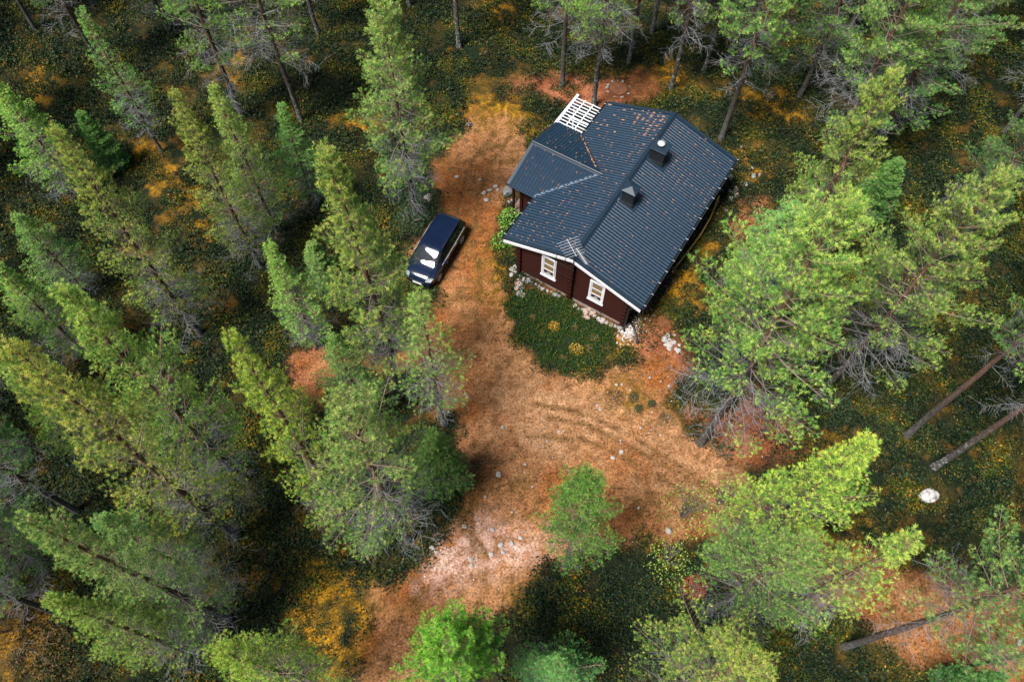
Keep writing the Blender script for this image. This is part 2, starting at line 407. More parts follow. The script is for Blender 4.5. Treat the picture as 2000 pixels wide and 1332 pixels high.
def cover_mat(name):
    m, nt, b = new_mat(name)
    a = nd(nt, 'ShaderNodeAttribute', attribute_name='tint'); geo = nd(nt, 'ShaderNodeNewGeometry')
    n = noise(nt, .5, 5, .62, geo.outputs['Position'])
    r = ramp(nt, n.outputs[0], [(.40, (.6, .8, .75)), (.50, (1.2, 1.2, 1)), (.58, (3.2, 2.2, .9)), (.68, (6.5, 3.4, .9))])
    nt.links.new(mix(nt, 1.0, a.outputs['Color'], r.outputs[0], 'MULTIPLY'), b.inputs['Base Color'])
    b.inputs['Roughness'].default_value = .65; b.inputs['Specular IOR Level'].default_value = .25
    return m
M['bilberry'] = cover_mat('bilberry_leaves')
M['moss'] = attr_mat('yellow_moss', .95)
def gn_scatter(name, proto_mesh, pts, rot, scl):
    po = bpy.data.objects.new(name + '_sprig', proto_mesh)          # source of the scattered sprigs, not in the scene
    me = mesh_np(name, pts, [], None)
    a = me.attributes.new('rz', 'FLOAT_VECTOR', 'POINT'); rv = np.zeros((len(pts), 3), np.float32); rv[:, 2] = rot; a.data.foreach_set('vector', rv.ravel())
    a = me.attributes.new('sc', 'FLOAT', 'POINT'); a.data.foreach_set('value', np.asarray(scl, np.float32))
    ng = bpy.data.node_groups.new(name, 'GeometryNodeTree')
    ng.interface.new_socket('Geometry', in_out='INPUT', socket_type='NodeSocketGeometry')
    ng.interface.new_socket('Geometry', in_out='OUTPUT', socket_type='NodeSocketGeometry')
    gi = ng.nodes.new('NodeGroupInput'); go = ng.nodes.new('NodeGroupOutput')
    ip = ng.nodes.new('GeometryNodeInstanceOnPoints'); oi = ng.nodes.new('GeometryNodeObjectInfo'); oi.inputs[0].default_value = po
    n1 = ng.nodes.new('GeometryNodeInputNamedAttribute'); n1.data_type = 'FLOAT_VECTOR'; n1.inputs[0].default_value = 'rz'
    n2 = ng.nodes.new('GeometryNodeInputNamedAttribute'); n2.data_type = 'FLOAT'; n2.inputs[0].default_value = 'sc'
    L = ng.links.new
    L(gi.outputs[0], ip.inputs['Points']); L(oi.outputs['Geometry'], ip.inputs['Instance'])
    L(n1.outputs[0], ip.inputs['Rotation']); L(n2.outputs[0], ip.inputs['Scale']); L(ip.outputs[0], go.inputs[0])
    o = obj(name, me); md = o.modifiers.new('scatter', 'NODES'); md.node_group = ng
    o['kind'] = 'stuff'
    return o

HO = np.array([2.958, 21.536, 0.0]); YAW = -.56
HE = np.array([math.cos(YAW), math.sin(YAW), 0]); HL = np.array([-math.sin(YAW), math.cos(YAW), 0])
def house_uv(x, y):
    dx, dy = x - HO[0], y - HO[1]
    return dx * HE[0] + dy * HE[1], dx * HL[0] + dy * HL[1]
def outside_house(x, y):
    u, v = house_uv(x, y)
    return ~((np.abs(u) < 3.25) & (v > .15) & (v < 11.2) | (u > -6) & (u < 0) & (v > 3.4) & (v < 10.7))
def sample(n, fn, seed):
    g = np.random.default_rng(seed)
    x = g.uniform(-36, 36, n); y = g.uniform(.5, 48, n)
    vis = np.abs(x) < 19 + .42 * y                                   # rough footprint of the forest in view
    x, y = x[vis], y[vis]; k = classes(x, y)
    keep = (g.uniform(size=len(x)) < fn(k, x, y)) & outside_house(x, y)
    x, y = x[keep], y[keep]; z = height(x, y, {q: w[keep] for q, w in k.items()})
    return np.stack([x, y, z], -1)
GREENS = [(.003, .010, .005), (.005, .015, .006), (.009, .022, .007), (.020, .036, .009), (.055, .045, .009)]
def pts_obj(name, n, fn, seed, clump, mat, label, cat, smin=.6, smax=1.8):
    p = sample(n, fn, seed); g = np.random.default_rng(seed + 1)
    me = mesh_np(name + '_sprig', clump[0], clump[1], mat, False, clump[2])
    o = gn_scatter(name, me, p, g.uniform(0, 6.28, len(p)), g.uniform(smin, smax, len(p)))
    return tag(o, label, cat)
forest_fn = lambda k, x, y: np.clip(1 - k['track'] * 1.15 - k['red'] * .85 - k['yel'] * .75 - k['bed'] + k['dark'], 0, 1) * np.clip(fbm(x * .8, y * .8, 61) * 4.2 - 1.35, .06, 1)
pts_obj('bilberry_cover', 36000, forest_fn, 101, leaf_clump(1, 90, .36, .30, .085, .026, GREENS), M['bilberry'],
        'dark green bilberry shrubs carpeting the forest floor', 'bilberry')
pts_obj('lingonberry_cover', 20000, forest_fn, 103, leaf_clump(2, 70, .30, .18, .06, .02, GREENS[:4]), M['bilberry'],
        'olive tinged lingonberry sprigs carpeting the forest floor', 'lingonberry')
pts_obj('berry_bed', 60000, lambda k, x, y: k['bed'], 105,
        leaf_clump(3, 80, .22, .20, .065, .020, [(.007, .036, .012), (.012, .055, .014), (.026, .085, .018), (.08, .12, .022), (.11, .10, .02)]), M['needles'],
        'dense dark green shrub bed before the cabin gable', 'shrub bed')
pts_obj('yellow_moss_cover', 26000, lambda k, x, y: np.clip(k['yel'] - k['track'] * .6, 0, 1) * np.clip(fbm(x * 1.3, y * 1.3, 67) * 3 - .9, 0, 1), 107,
        leaf_clump(4, 90, .26, .09, .055, .009, [(.36, .18, .012), (.22, .13, .012), (.44, .24, .02), (.10, .075, .012), (.06, .06, .012)], .6), M['moss'],
        'golden yellow moss and grass tufts at the edge of the clearing', 'moss', .7, 1.2)
pts_obj('dry_grass', 30000, lambda k, x, y: k['track'] * (1 - k['pale']) * np.clip(fbm(x * .9, y * .9, 71) * 3.4 - 1.5, 0, .8), 109,
        leaf_clump(5, 26, .20, .05, .09, .006, [(.34, .17, .05), (.22, .12, .03), (.46, .26, .10), (.14, .09, .03)], .4), M['moss'],
        'short dry grass and needle litter scattered over the orange track', 'dry grass')

# ------------------------------------------------------------------ pine trees
def segs_mesh(segs):
    """segs: list of (p0, p1, r0, r1, tint) -> three-sided prisms"""
    p0 = np.array([s[0] for s in segs]); p1 = np.array([s[1] for s in segs])
    r0 = np.array([s[2] for s in segs])[:, None]; r1 = np.array([s[3] for s in segs])[:, None]; t = np.array([s[4] for s in segs])
    d = p1 - p0; d /= np.linalg.norm(d, axis=1)[:, None] + 1e-9
    a = np.where(np.abs(d[:, 2:3]) > .9, np.array([[1., 0, 0]]), np.array([[0, 0, 1.]]))
    x = np.cross(d, a); x /= np.linalg.norm(x, axis=1)[:, None]; y = np.cross(d, x)
    V = []
    for q, rr in ((p0, r0), (p1, r1)):
        for k in range(3):
            an = 2 * math.pi * k / 3; V.append(q + (x * math.cos(an) + y * math.sin(an)) * rr)
    V = np.stack(V, 1).reshape(-1, 3); n = len(segs)
    base = np.arange(n)[:, None] * 6
    F = np.concatenate([base + np.array([[k, (k + 1) % 3, 3 + (k + 1) % 3, 3 + k]]) for k in range(3)])
    return V, F, np.repeat(t, 6, axis=0)
def needles_mesh(pos, dr, size, tint, g, K=19, nl=.098, nw=.0062):
    n = len(pos)
    pos = np.repeat(pos, K, 0); dr = np.repeat(dr, K, 0); size = np.repeat(size, K)[:, None]; tint = np.repeat(tint, K, 0)
    rnd = g.normal(size=(n * K, 3)); pr = np.cross(dr, rnd); pr /= np.linalg.norm(pr, axis=1)[:, None] + 1e-9
    al = g.uniform(-.04, .05, (n * K, 1)) * size / .1
    ph = g.uniform(.25, 1.15, (n * K, 1))
    nd_ = dr * np.cos(ph) + pr * np.sin(ph)
    b = pos + dr * al
    w = np.cross(nd_, g.normal(size=(n * K, 3))); w /= np.linalg.norm(w, axis=1)[:, None] + 1e-9
    L = nl * g.uniform(.7, 1.25, (n * K, 1)) * (size / .1)
    V = np.stack([b - w * nw, b + w * nw, b + nd_ * L], 1).reshape(-1, 3)
    F = np.arange(n * K * 3).reshape(-1, 3)
    sh = g.uniform(.8, 1.2, (n * K, 1))
    tt = np.stack([tint * sh * .6, tint * sh * .6, tint * sh * 1.3], 1).reshape(-1, 3)     # needles are paler towards their points
    return V, F, tt

NEW = np.array([.62, .74, .17]); MID = np.array([.25, .47, .090]); OLD_SHADED = np.array([.022, .095, .045])  # inner tufts: older growth, darkened and blued further as painted crown shade
BR_LIVE = np.array([.13, .095, .07]); BR_DEAD = np.array([.27, .27, .28]); BR_TOP = np.array([.36, .25, .13])
def make_pine(seed, h, r, cb=.3, dense=1.0, dead=30, round_top=0.0, ntuft=.105, wsp=.56, bare=.08, lowgray=1.0):
    g = np.random.default_rng(seed); U = g.uniform
    # stem axis with a slight bend
    zs = np.linspace(0, h, 15); bx = np.cumsum(g.normal(0, .035, 15)) * (h / 16); by = np.cumsum(g.normal(0, .035, 15)) * (h / 16)
    bx -= np.linspace(0, bx[-1], 15) * .7; by -= np.linspace(0, by[-1], 15) * .7; bx -= bx[0]; by -= by[0]
    def axis(z): return np.array([np.interp(z, zs, bx), np.interp(z, zs, by), z])
    rb = .0105 * h + .012
    def trad(z): return rb * (1 - z / h) ** .75 + .012 + .05 * rb * 8 * max(0, .03 - z / h) / .03
    mb = MB(); zz = np.concatenate([[-.25, .0, .15, .4], np.linspace(.9, h, 17)])
    mb.tube([axis(max(z, 0)) + np.array([0, 0, min(z, 0)]) for z in zz], [trad(max(z, 0)) for z in zz], 9)
    tme = bpy.data.meshes.new('trunk'); tme.from_pydata(mb.v, [], mb.f); tme.update()
    tme.polygons.foreach_set('use_smooth', np.ones(len(tme.polygons), bool)); tme.materials.append(M['bark'])
    segs = []; TP = []; TD = []; TS = []; TT = []
    def tuft(p, d, t, lvl):
        TP.append(p); TD.append(d); TS.append(ntuft * U(.8, 1.25))
        c = OLD_SHADED * (1 - lvl) + MID * lvl if lvl < 1 else MID
        if U() < t: c = NEW * U(.75, 1.1)
        TT.append(c)
    z = cb * h
    az0 = 0
    while z < h - .25:
        t = (z - cb * h) / (h - cb * h)
        prof = (1 - t) ** (.85 - .45 * round_top) * (1.12 - .1 * t) * (.62 + .38 * min(1, t / .22)) + .05
        nb = int(g.integers(4, 7)); az0 += 1.3; prof *= U(.8, 1.12)
        for b in range(nb):
            if U() < bare * (1 - t): continue
            az = az0 + b * 2 * math.pi / nb + g.normal(0, .25)
            lob = 1 + .22 * math.sin(az * 2 + seed) + .16 * math.sin(az * 3 + 2.1 * seed + z)
            L = min(max(.22, r * min(prof, 1.05) * U(.5, 1.2) * lob), r * 1.15)
            el = -.12 + 1.05 * t ** 1.2 + g.normal(0, .12)
            hd = np.array([math.cos(az), math.sin(az), 0]); sd_ = np.array([-math.sin(az), math.cos(az), 0])
            p0 = axis(z + g.normal(0, .05))
            N = 5; pts = []
            for i in range(N + 1):
                s = i / N
                pts.append(p0 + hd * (L * s * math.cos(el)) + np.array([0, 0, L * s * math.sin(el) + .20 * L * s * s]) + sd_ * (L * .06 * math.sin(s * 3 + seed + b)))
            r0 = .010 + .011 * L
            gray = (1 - t) ** 1.5 * lowgray
            bc = (BR_TOP * t + BR_LIVE * (1 - t)) * (1 - .5 * gray) + BR_DEAD * .6 * .5 * gray
            for i in range(N): segs.append((pts[i], pts[i + 1], r0 * (1 - .16 * i), r0 * (1 - .16 * (i + 1)), bc))
            tipd = pts[-1] - pts[-2]; tipd /= np.linalg.norm(tipd)
            live0 = (.18 + .36 * (1 - t)) * (1 if r > 1.35 else .4)
            n2 = int((L * 8 + 4) * dense)
            for q in range(n2):
                s = .16 + .84 * (q + U()) / n2
                j = min(int(s * N), N - 1); w = s * N - j; p = pts[j] * (1 - w) + pts[j + 1] * w
                ax_ = pts[j + 1] - pts[j]; ax_ /= np.linalg.norm(ax_)
                sg = 1 if q % 2 else -1
                l2 = (L * .46 * (1 - s) + .24) * U(.6, 1.2)
                d2 = ax_ * U(.5, .8) + sd_ * sg * U(.5, .9) + np.array([0, 0, U(-.06, .26) + .3 * t]); d2 /= np.linalg.norm(d2)
                e = p + d2 * l2; m_ = p + d2 * l2 * .55 + np.array([0, 0, -.02])
                isdead = s < live0 * U(.7, 1.3)
                if isdead and U() < .55: continue
                c2 = bc if not isdead else BR_DEAD * U(.4, .9)
                segs.append((p, m_, .006, .0045, c2)); segs.append((m_, e, .0045, .003, c2))
                if isdead: continue
                nt_ = max(1, int(l2 / .10 * dense))
                lvl = np.clip(.25 + .75 * s + .3 * t, 0, 1)
                for u in range(nt_):
                    su = 1 - u * .8 / nt_
                    pp = p + (e - p) * su
                    if u == 0:
                        dt = d2 * .7 + np.array([0, 0, .65]); dt /= np.linalg.norm(dt); tuft(pp, dt, .48 + .35 * t, lvl)
                    else:
                        d3 = d2 * .55 + g.normal(0, .6, 3); d3[2] += .55; d3 /= np.linalg.norm(d3)
                        l3 = U(.06, .16); tuft(pp + d3 * l3, d3, .16 + .28 * t, lvl * U(.7, 1))
                        segs.append((pp, pp + d3 * l3, .0035, .0025, c2))
            tuft(pts[-1], tipd, .5, 1)
        z += wsp * U(.75, 1.25) * (1 - .35 * t)
    for q in range(10):
        zt = h - .05 - q * .06; tuft(axis(zt) + g.normal(0, .03, 3), np.array([g.normal(0, .3), g.normal(0, .3), 1]) / 1.1, .8, 1)
    # dead lower branches, pale with lichen
    for q in range(dead):
        zt = h * U(max(.1, cb - .11), cb + .14); az = U(0, 6.28); L = r * U(.35, .95); el = U(-.35, .15)
        hd = np.array([math.cos(az), math.sin(az), 0]); sd_ = np.array([-math.sin(az), math.cos(az), 0]); p = axis(zt); N = 4; c = BR_DEAD * U(.55, 1.1)
        pts = [p]
        for i in range(N):
            pts.append(pts[-1] + (hd * math.cos(el) + np.array([0, 0, math.sin(el) + g.normal(0, .12)]) + sd_ * g.normal(0, .18)) * L / N)
        for i in range(N): segs.append((pts[i], pts[i + 1], .014 * (1 - .2 * i), .014 * (1 - .2 * (i + 1)), c))
        for w in range(int(7 * L) + 3):
            i = int(g.integers(1, N)); b0 = pts[i] + (pts[i + 1] - pts[i]) * U(); l2 = L * U(.12, .38)
            d2 = hd * U(.2, .9) + sd_ * g.choice([-1, 1]) * U(.4, 1) + np.array([0, 0, g.normal(-.05, .3)]); d2 /= np.linalg.norm(d2)
            e = b0 + d2 * l2; segs.append((b0, e, .006, .003, c))
            for y in range(2):
                d3 = d2 + g.normal(0, .6, 3); d3 /= np.linalg.norm(d3); b1 = b0 + (e - b0) * U(.4, .9)
                segs.append((b1, b1 + d3 * l2 * U(.3, .6), .004, .002, c))
    V, F, T = segs_mesh(segs); bme = mesh_np('branches', V, F, M['branch'], False, T)
    V, F, T = needles_mesh(np.array(TP), np.array(TD), np.array(TS), np.array(TT), g)
    cme = mesh_np('crown', V, F, M['needles'], False, T)
    return dict(h=h, r=r, trunk=tme, branches=bme, crown=cme)

PROTO = {
    'full_a': make_pine(11, 16, 2.4, .22, 1.0, 34),
    'full_b': make_pine(12, 16, 2.4, .20, 1.05, 26),
    'full_c': make_pine(13, 16, 2.6, .28, 1.0, 28, round_top=.3),
    'slim_a': make_pine(14, 15, 1.9, .22, 1.1, 34),
    'slim_b': make_pine(15, 14, 1.5, .30, .85, 44, bare=.25),
    'broad_a': make_pine(16, 17, 3.2, .34, 1.0, 22, round_top=.25, wsp=.62),
    'broad_b': make_pine(17, 17, 2.7, .38, 1.0, 34, round_top=.6, bare=.25, wsp=.6),
    'young': make_pine(18, 7, 1.3, .08, 1.25, 6, wsp=.36),
    'round': make_pine(19, 12, 2.0, .55, 1.35, 8, round_top=1.0, lowgray=.3, wsp=.42),
    'round_b': make_pine(23, 12, 2.0, .34, 1.2, 14, round_top=.75, lowgray=.5, wsp=.44),
    'high': make_pine(27, 17, 2.2, .56, 1.0, 16, round_top=.6),
    'gray': make_pine(20, 16, 2.0, .36, 1.1, 30, round_top=.4, bare=.12, wsp=.58),
}
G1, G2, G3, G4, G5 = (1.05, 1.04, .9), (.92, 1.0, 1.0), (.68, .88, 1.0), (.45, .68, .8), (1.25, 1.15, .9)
def pine(kind, base=None, top=None, h=None, r=2.0, col=G2, label='', group=None, rz=None, name='pine_tree'):
    if base is not None and top is not None: B, h = tree_fit(base, top)
    elif base is not None: B = at(*base)
    else: B = at(top[0], top[1], h)
    p = PROTO[kind]; x, y = float(B[0]), float(B[1])
    o = thing(name, label, 'tree', (x, y, gz(x, y) - .02), random.uniform(0, 6.28) if rz is None else rz, group)
    r = r * (1.08 if 'broad' in kind or kind == 'young' else 1.04); sx, sz = r / p['r'], h / p['h']; o.scale = (sx, sx, sz)
    for part in ('trunk', 'branches', 'crown'):
        q = obj(part, p[part], o)
        if part == 'trunk':
            q.scale = (.82 * sz / sx,) * 2 + (1,)
            li = 1.0 if ('pale' in label or 'grey foot' in label) else .25
            q.color = (li, li, li, 1)
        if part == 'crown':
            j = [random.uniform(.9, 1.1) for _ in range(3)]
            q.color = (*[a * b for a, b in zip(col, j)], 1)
    return o
DEEP = 'pines in the dense forest beyond the cabin'; LEFTF = 'pines in the forest on the car side of the track'; RIGHTF = 'pines in the forest behind the cabin long wall'
TREES = [
    # forest on the car side, upper part
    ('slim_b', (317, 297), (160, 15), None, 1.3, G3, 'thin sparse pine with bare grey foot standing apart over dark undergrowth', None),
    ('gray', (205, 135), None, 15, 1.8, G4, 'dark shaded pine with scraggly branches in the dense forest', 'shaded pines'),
    ('gray', (70, 60), None, 15, 2.0, G4, 'dark shaded pine with scraggly branches in the dense forest', 'shaded pines'),
    ('full_a', (510, 520), (347, 175), None, 1.7, G1, 'bright pine with twin crown mate beside the golden moss patch', None),
    ('full_b', (543, 454), (415, 163), None, 1.7, G2, 'green pine standing close behind the bright pine by the golden moss', None),
    ('slim_a', (621, 410), (552, 200), None, 1.2, G3, 'small bluish green pine behind the slender pine that overhangs the car', None),
    ('full_c', (476, 231), None, 16.5, 2.2, G2, 'tall pine with dark lower trunk over rusty undergrowth', None),
    ('broad_b', (590, 240), None, 16.5, 2.6, G2, 'wide pine with tangle of pale dead twigs below its crown', None),
    ('gray', (622, 68), None, 15, 1.8, G3, 'pine with pale bare trunk foot in dark bilberry beyond the cabin', DEEP),
    ('full_c', (812, 425), (762, -18), None, 2.55, G2, 'big green pine with pale bark foot directly beside the car', None),
    ('gray', (800, 16), None, 14, 1.6, G3, 'pine with pale bare trunk foot in dark bilberry beyond the cabin', DEEP),
    ('gray', (897, 92), None, 17, 1.7, G2, 'pine with straight pale bare trunk standing alone in dark bilberry', None),
    ('full_b', (150, 372), (8, 143), None, 1.9, G2, 'green pine between the thin sparse pine and the long reddish stemmed pine', None),
    ('full_a', (392, 652), (120, 248), None, 1.9, G1, 'tall bright pine with long reddish stem next to the golden moss patch', None),
    ('full_b', (170, 575), (34, 415), None, 1.4, G3, 'small deep green pine beside the tall pine nearest the golden moss', None),
    ('slim_a', (180, 700), (-30, 530), None, 1.5, G2, 'slim green pine behind the tallest yellowish pine pair', None),
    ('full_b', (476, 936), (133, 544), None, 2.0, G1, 'tall bright pine just behind the tall yellowish pine with bare grey foot', None),
    ('full_a', (465, 1046), (45, 655), None, 2.1, G5, 'tall yellowish pine with bare grey foot over black undergrowth', None),
    ('full_b', (230, 880), (-10, 690), None, 1.7, G2, 'plain green pine half hidden by the tall yellowish pine', None),
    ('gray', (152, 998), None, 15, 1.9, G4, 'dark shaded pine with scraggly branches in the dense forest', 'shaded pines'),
    ('full_a', (449, 1213), (14, 1045), None, 1.9, G2, 'pine with silvery dead lower twigs beside the yellow moss slope', None),
    ('full_b', (400, 1135), (170, 1030), None, 1.6, G3, 'rounded deep green pine next to the silvery twigged pine', None),
    ('slim_a', (400, 1275), (89, 1168), None, 1.3, G1, 'narrow bright pine in front of orange undergrowth', None),
    ('slim_b', (113, 1198), None, 13, 1.2, G3, 'thin bare dark stem crossing the orange undergrowth', None),
    ('full_c', None, (425, 1262), 14.5, 1.7, G1, 'bright pine crown over black undergrowth near the yellow moss slope', None),
    ('full_c', (110, 1105), (-120, 985), None, 1.8, G3, 'deep green pine behind the pine with silvery dead lower twigs', None),
    ('slim_a', (778, 760), (650, 285), None, 1.95, G1, 'slender bright pine whose boughs overhang the front of the car', None),
    ('slim_a', (619, 678), (528, 474), None, 1.35, G2, 'medium pine rooted at the patch of bare reddish soil', None),
    ('full_a', (698, 1030), (487, 640), None, 1.75, G5, 'very yellow bright pine with forked grey lower trunk', None),
    ('full_b', (715, 815), (640, 655), None, 1.25, G3, 'short fresh green pine behind the very yellow bright pine', None),
    ('broad_b', (798, 1055), (691, 760), None, 2.2, G2, 'open pine with long bare radiating branches at the track edge', None),
    ('slim_b', (867, 828), (825, 565), None, 1.5, G2, 'thin pine with pale dead leader standing at the track edge', None),
    ('young', (868, 950), (850, 850), None, 1.2, G3, 'low bushy young pine at the edge of the orange track', None),
    ('round_b', (1104, 1105), (1148, 930), None, 1.45, (.55, .82, .6), 'free standing green pine on the open orange track', None),
    ('round', None, (868, 1268), 12.5, 1.75, (.75, 1.12, .6), 'dense rounded bright green crown beside the orange soil', None),
    ('full_b', None, (1095, 1295), 9, 1.6, G4, 'low dark green pine next to the dense rounded crown', None),
    ('broad_a', None, (1480, 1285), 14, 2.3, G1, 'broad bright pine crown at the edge of the black undergrowth', None),
    ('full_b', None, (1705, 858), 15.5, 2.1, G5, 'bright yellow green pine above the curve of the track', None),
    ('broad_a', None, (1580, 1050), 13.0, 2.0, G3, 'deep green wide pine beside the orange dead twigs', None),
    ('slim_b', (1500, 1205), (1795, 1040), None, 1.5, G5, 'thin pale pine with dark bare stem over orange soil', None),
    ('high', (1650, 1262), None, 16, 1.9, G3, 'dark pine with long blackish stem crossing the orange soil', None),
    ('slim_b', (1884, 1302), None, 8, .8, G4, 'small dark sparse pine growing on the orange soil path', None),
    ('young', (1830, 1345), None, 5, .8, G4, 'little dark green pine at the orange soil path', None),
    # right side
    ('high', (1824, 912), None, 17, 2.0, G2, 'pine with thick pale bare trunk near the white boulder', None),
    ('high', (1771, 850), None, 17, 1.4, G3, 'pine with thin straight reddish bare stem in dark undergrowth', None),
    ('broad_a', (1593, 778), (1985, 345), None, 2.5, G1, 'large pine with pale dead branches and thick dark leaning trunk', None),
    ('broad_a', (1368, 865), (1685, 395), None, 3.0, G1, 'largest spreading pine with mossy trunk foot at the track corner', None),
    ('full_c', None, (1752, 138), 15, 2.1, G1, 'bright bushy pine behind the far end of the cabin long wall', None),
    ('gray', None, (1560, 400), 9.5, 2.0, G3, 'grey green sparse pine between the rock heap and the largest pine', None),
    ('broad_a', (1600, 335), None, 17, 2.7, G2, 'tall pine with bare orange upper stem behind the cabin', None),
    ('gray', (1408, 272), None, 17, 2.1, G2, 'pine with whitish dead lower twigs and red stem by the cabin roof corner', None),
    ('gray', (1310, 174), None, 16, 1.9, G2, 'pine with bare pale stem on bilberry beyond the round lid', DEEP),
    ('broad_b', (1160, 206), None, 16, 2.3, G2, 'pine with thick pale trunk foot touching the white pergola view', None),
    ('gray', (1099, 167), None, 16, 2.2, G2, 'pine with dark blue grey trunk foot on reddish soil near the pergola', None),
    ('gray', (1227, 127), None, 14, 1.6, G3, 'pine with bare pale stem on bilberry beyond the round lid', DEEP),
    ('gray', (1272, 72), None, 15, 1.7, G3, 'pine with bare pale stem on bilberry beyond the round lid', DEEP),
    ('gray', (1320, 55), None, 15, 1.9, G3, 'pine with bare pale stem on bilberry beyond the round lid', DEEP),
    ('gray', (1374, 142), None, 14, 1.8, G3, 'pine with bare pale stem on bilberry beyond the round lid', DEEP),
    ('full_c', (1560, 190), None, 15, 2.2, G3, 'deep green pine next to the whitish twigged red stem pine', None),
    ('full_b', (1700, 300), None, 16, 2.3, G3, 'deep green pine between the bright bushy pine and the orange stemmed pine', None),
    ('full_c', (1790, 190), None, 16, 2.4, G2, 'green pine behind the bright bushy pine in the shaded stand', None),
    ('full_a', (1660, 60), None, 16, 2.3, G3, 'deep green pine behind the orange stemmed tall pine', None),
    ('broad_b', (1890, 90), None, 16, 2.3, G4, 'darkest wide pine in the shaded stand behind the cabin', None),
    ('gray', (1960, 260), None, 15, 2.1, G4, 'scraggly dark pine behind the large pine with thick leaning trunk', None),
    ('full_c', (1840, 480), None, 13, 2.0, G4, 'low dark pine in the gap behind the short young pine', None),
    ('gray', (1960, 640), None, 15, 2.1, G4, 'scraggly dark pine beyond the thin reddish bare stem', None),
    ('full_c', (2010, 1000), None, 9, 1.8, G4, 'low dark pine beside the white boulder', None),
    ('broad_b', (1480, 30), None, 15, 2.2, G3, 'wide deep green pine behind the whitish twigged red stem pine', None),
    ('full_a', (330, 60), None, 15, 1.9, G3, 'green pine between the thin sparse pine and the tall pine over rusty undergrowth', None),
    ('gray', (0, 250), None, 14, 1.8, G4, 'dark shaded pine with scraggly branches in the dense forest', 'shaded pines'),
    ('gray', (90, 800), None, 13, 1.7, G4, 'dark shaded pine with scraggly branches in the dense forest', 'shaded pines'),
    ('young', (230, 330), None, 4.5, 1.0, G4, 'knee high dark young pine on dark undergrowth', None),
    ('young', (1690, 420), None, 4.5, 1.2, G4, 'short dark young pine in the gap behind the largest pine', None),
    ('young', (640, 560), None, 4.0, 1.0, G3, 'short green young pine under the slender pine near the car', None),
]
for k_, b_, t_, h_, r_, c_, l_, g_ in TREES:
    pine(k_, b_, t_, h_, r_, c_, l_, g_)
# the forest goes on outside the picture
g_out = np.random.default_rng(99)
OUT = [(-27, 12), (-30, 20), (-31, 30), (-38, 40), (-24, 5), (-20, -3), (-12, -5), (-30, 48), (-16, 52), (-4, 53), (8, 52), (19, 53), (30, 50), (38, 42), (34, 31), (31, 22), (28, 13), (26, 5), (20, -3), (12, -6), (-36, 27), (40, 25)]
for x, y in OUT:
    p = PROTO[['full_a', 'full_b', 'full_c', 'gray', 'broad_b'][int(g_out.integers(5))]]
    h = g_out.uniform(14, 17); o = thing('pine_tree', 'forest pine standing around the outer rim of the woods', 'tree', (x, y, gz(x, y) - .02), g_out.uniform(0, 6.28), 'outer forest pines')
    o.scale = (1, 1, h / p['h'])
    for part in ('trunk', 'branches', 'crown'):
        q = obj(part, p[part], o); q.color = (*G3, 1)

# ------------------------------------------------------------------ cabin
cabin = thing('log_cabin', 'dark red log cabin with black blue metal tile roof and white trimmed windows', 'cabin', tuple(HO), YAW)
W, L, ZR, ZE = 3.974, 11.17, 4.113, 2.836
K = (ZR - ZE) / W; A = math.atan(K); SC, SS = math.cos(A), math.sin(A)
WU, WV0, WV1 = 3.15, .32, 10.85            # wall half width, near gable, far gable
# log walls: every log a rounded course
def log_course(mb, p, q, z, h=.172, t=.17, n=None):
    p = Vector((p[0], p[1], 0)); q = Vector((q[0], q[1], 0)); d = (q - p).normalized(); x = Vector((-d.y, d.x, 0))
    prof = [(-t / 2, .012), (-t / 2 - .02, h * .3), (-t / 2 - .02, h * .7), (-t / 2, h - .012), (-t / 2 + .03, h), (t / 2 - .03, h), (t / 2, h - .012), (t / 2 + .02, h * .7), (t / 2 + .02, h * .3), (t / 2, .012), (t / 2 - .03, 0), (-t / 2 + .03, 0)]
    vs = [p + x * a + Vector((0, 0, z + b)) for a, b in prof] + [q + x * a + Vector((0, 0, z + b)) for a, b in prof]
    m = len(prof); fs = [(i, (i + 1) % m, m + (i + 1) % m, m + i) for i in range(m)] + [tuple(range(m))[::-1], tuple(range(m, 2 * m))]
    mb.add(vs, fs)
def gable_wall(v):
    mb = MB(); z = .22; i = 0
    while z < ZR - .35:
        half = min(WU + (.24 if i % 2 else .17), (ZR - .14 - z - .172) / K)
        if half > .25: log_course(mb, (-half, v), (half, v), z)
        z += .172; i += 1
    return mb.build('log_wall', M['log'], cabin)
gable_wall(WV0); gable_wall(WV1)
for s in (-1, 1):
    mb = MB(); z = .22; i = 0
    while z < 2.78:
        e = .24 if i % 2 == 0 else .17
        log_course(mb, (s * WU, WV0 - e), (s * WU, WV1 + e), z + .002); z += .172; i += 1
    mb.build('log_wall', M['log'], cabin)
for v, s in ((WV0, -1), (WV1, 1)):                                    # ends of the inner cross wall show on the gables
    mb = MB(); z = .22; i = 0
    while z < ZR - .5:
        log_course(mb, (0, v), (0, v + s * (.30 if i % 2 else .25)), z + .003, t=.2); z += .172; i += 1
    mb.build('cross_wall_end', M['log'], cabin)
mb = MB(); mb.box(-WU - .02, WU + .02, WV0 - .06, WV1 + .06, -.2, .22); mb.build('plinth', M['plinth'], cabin)

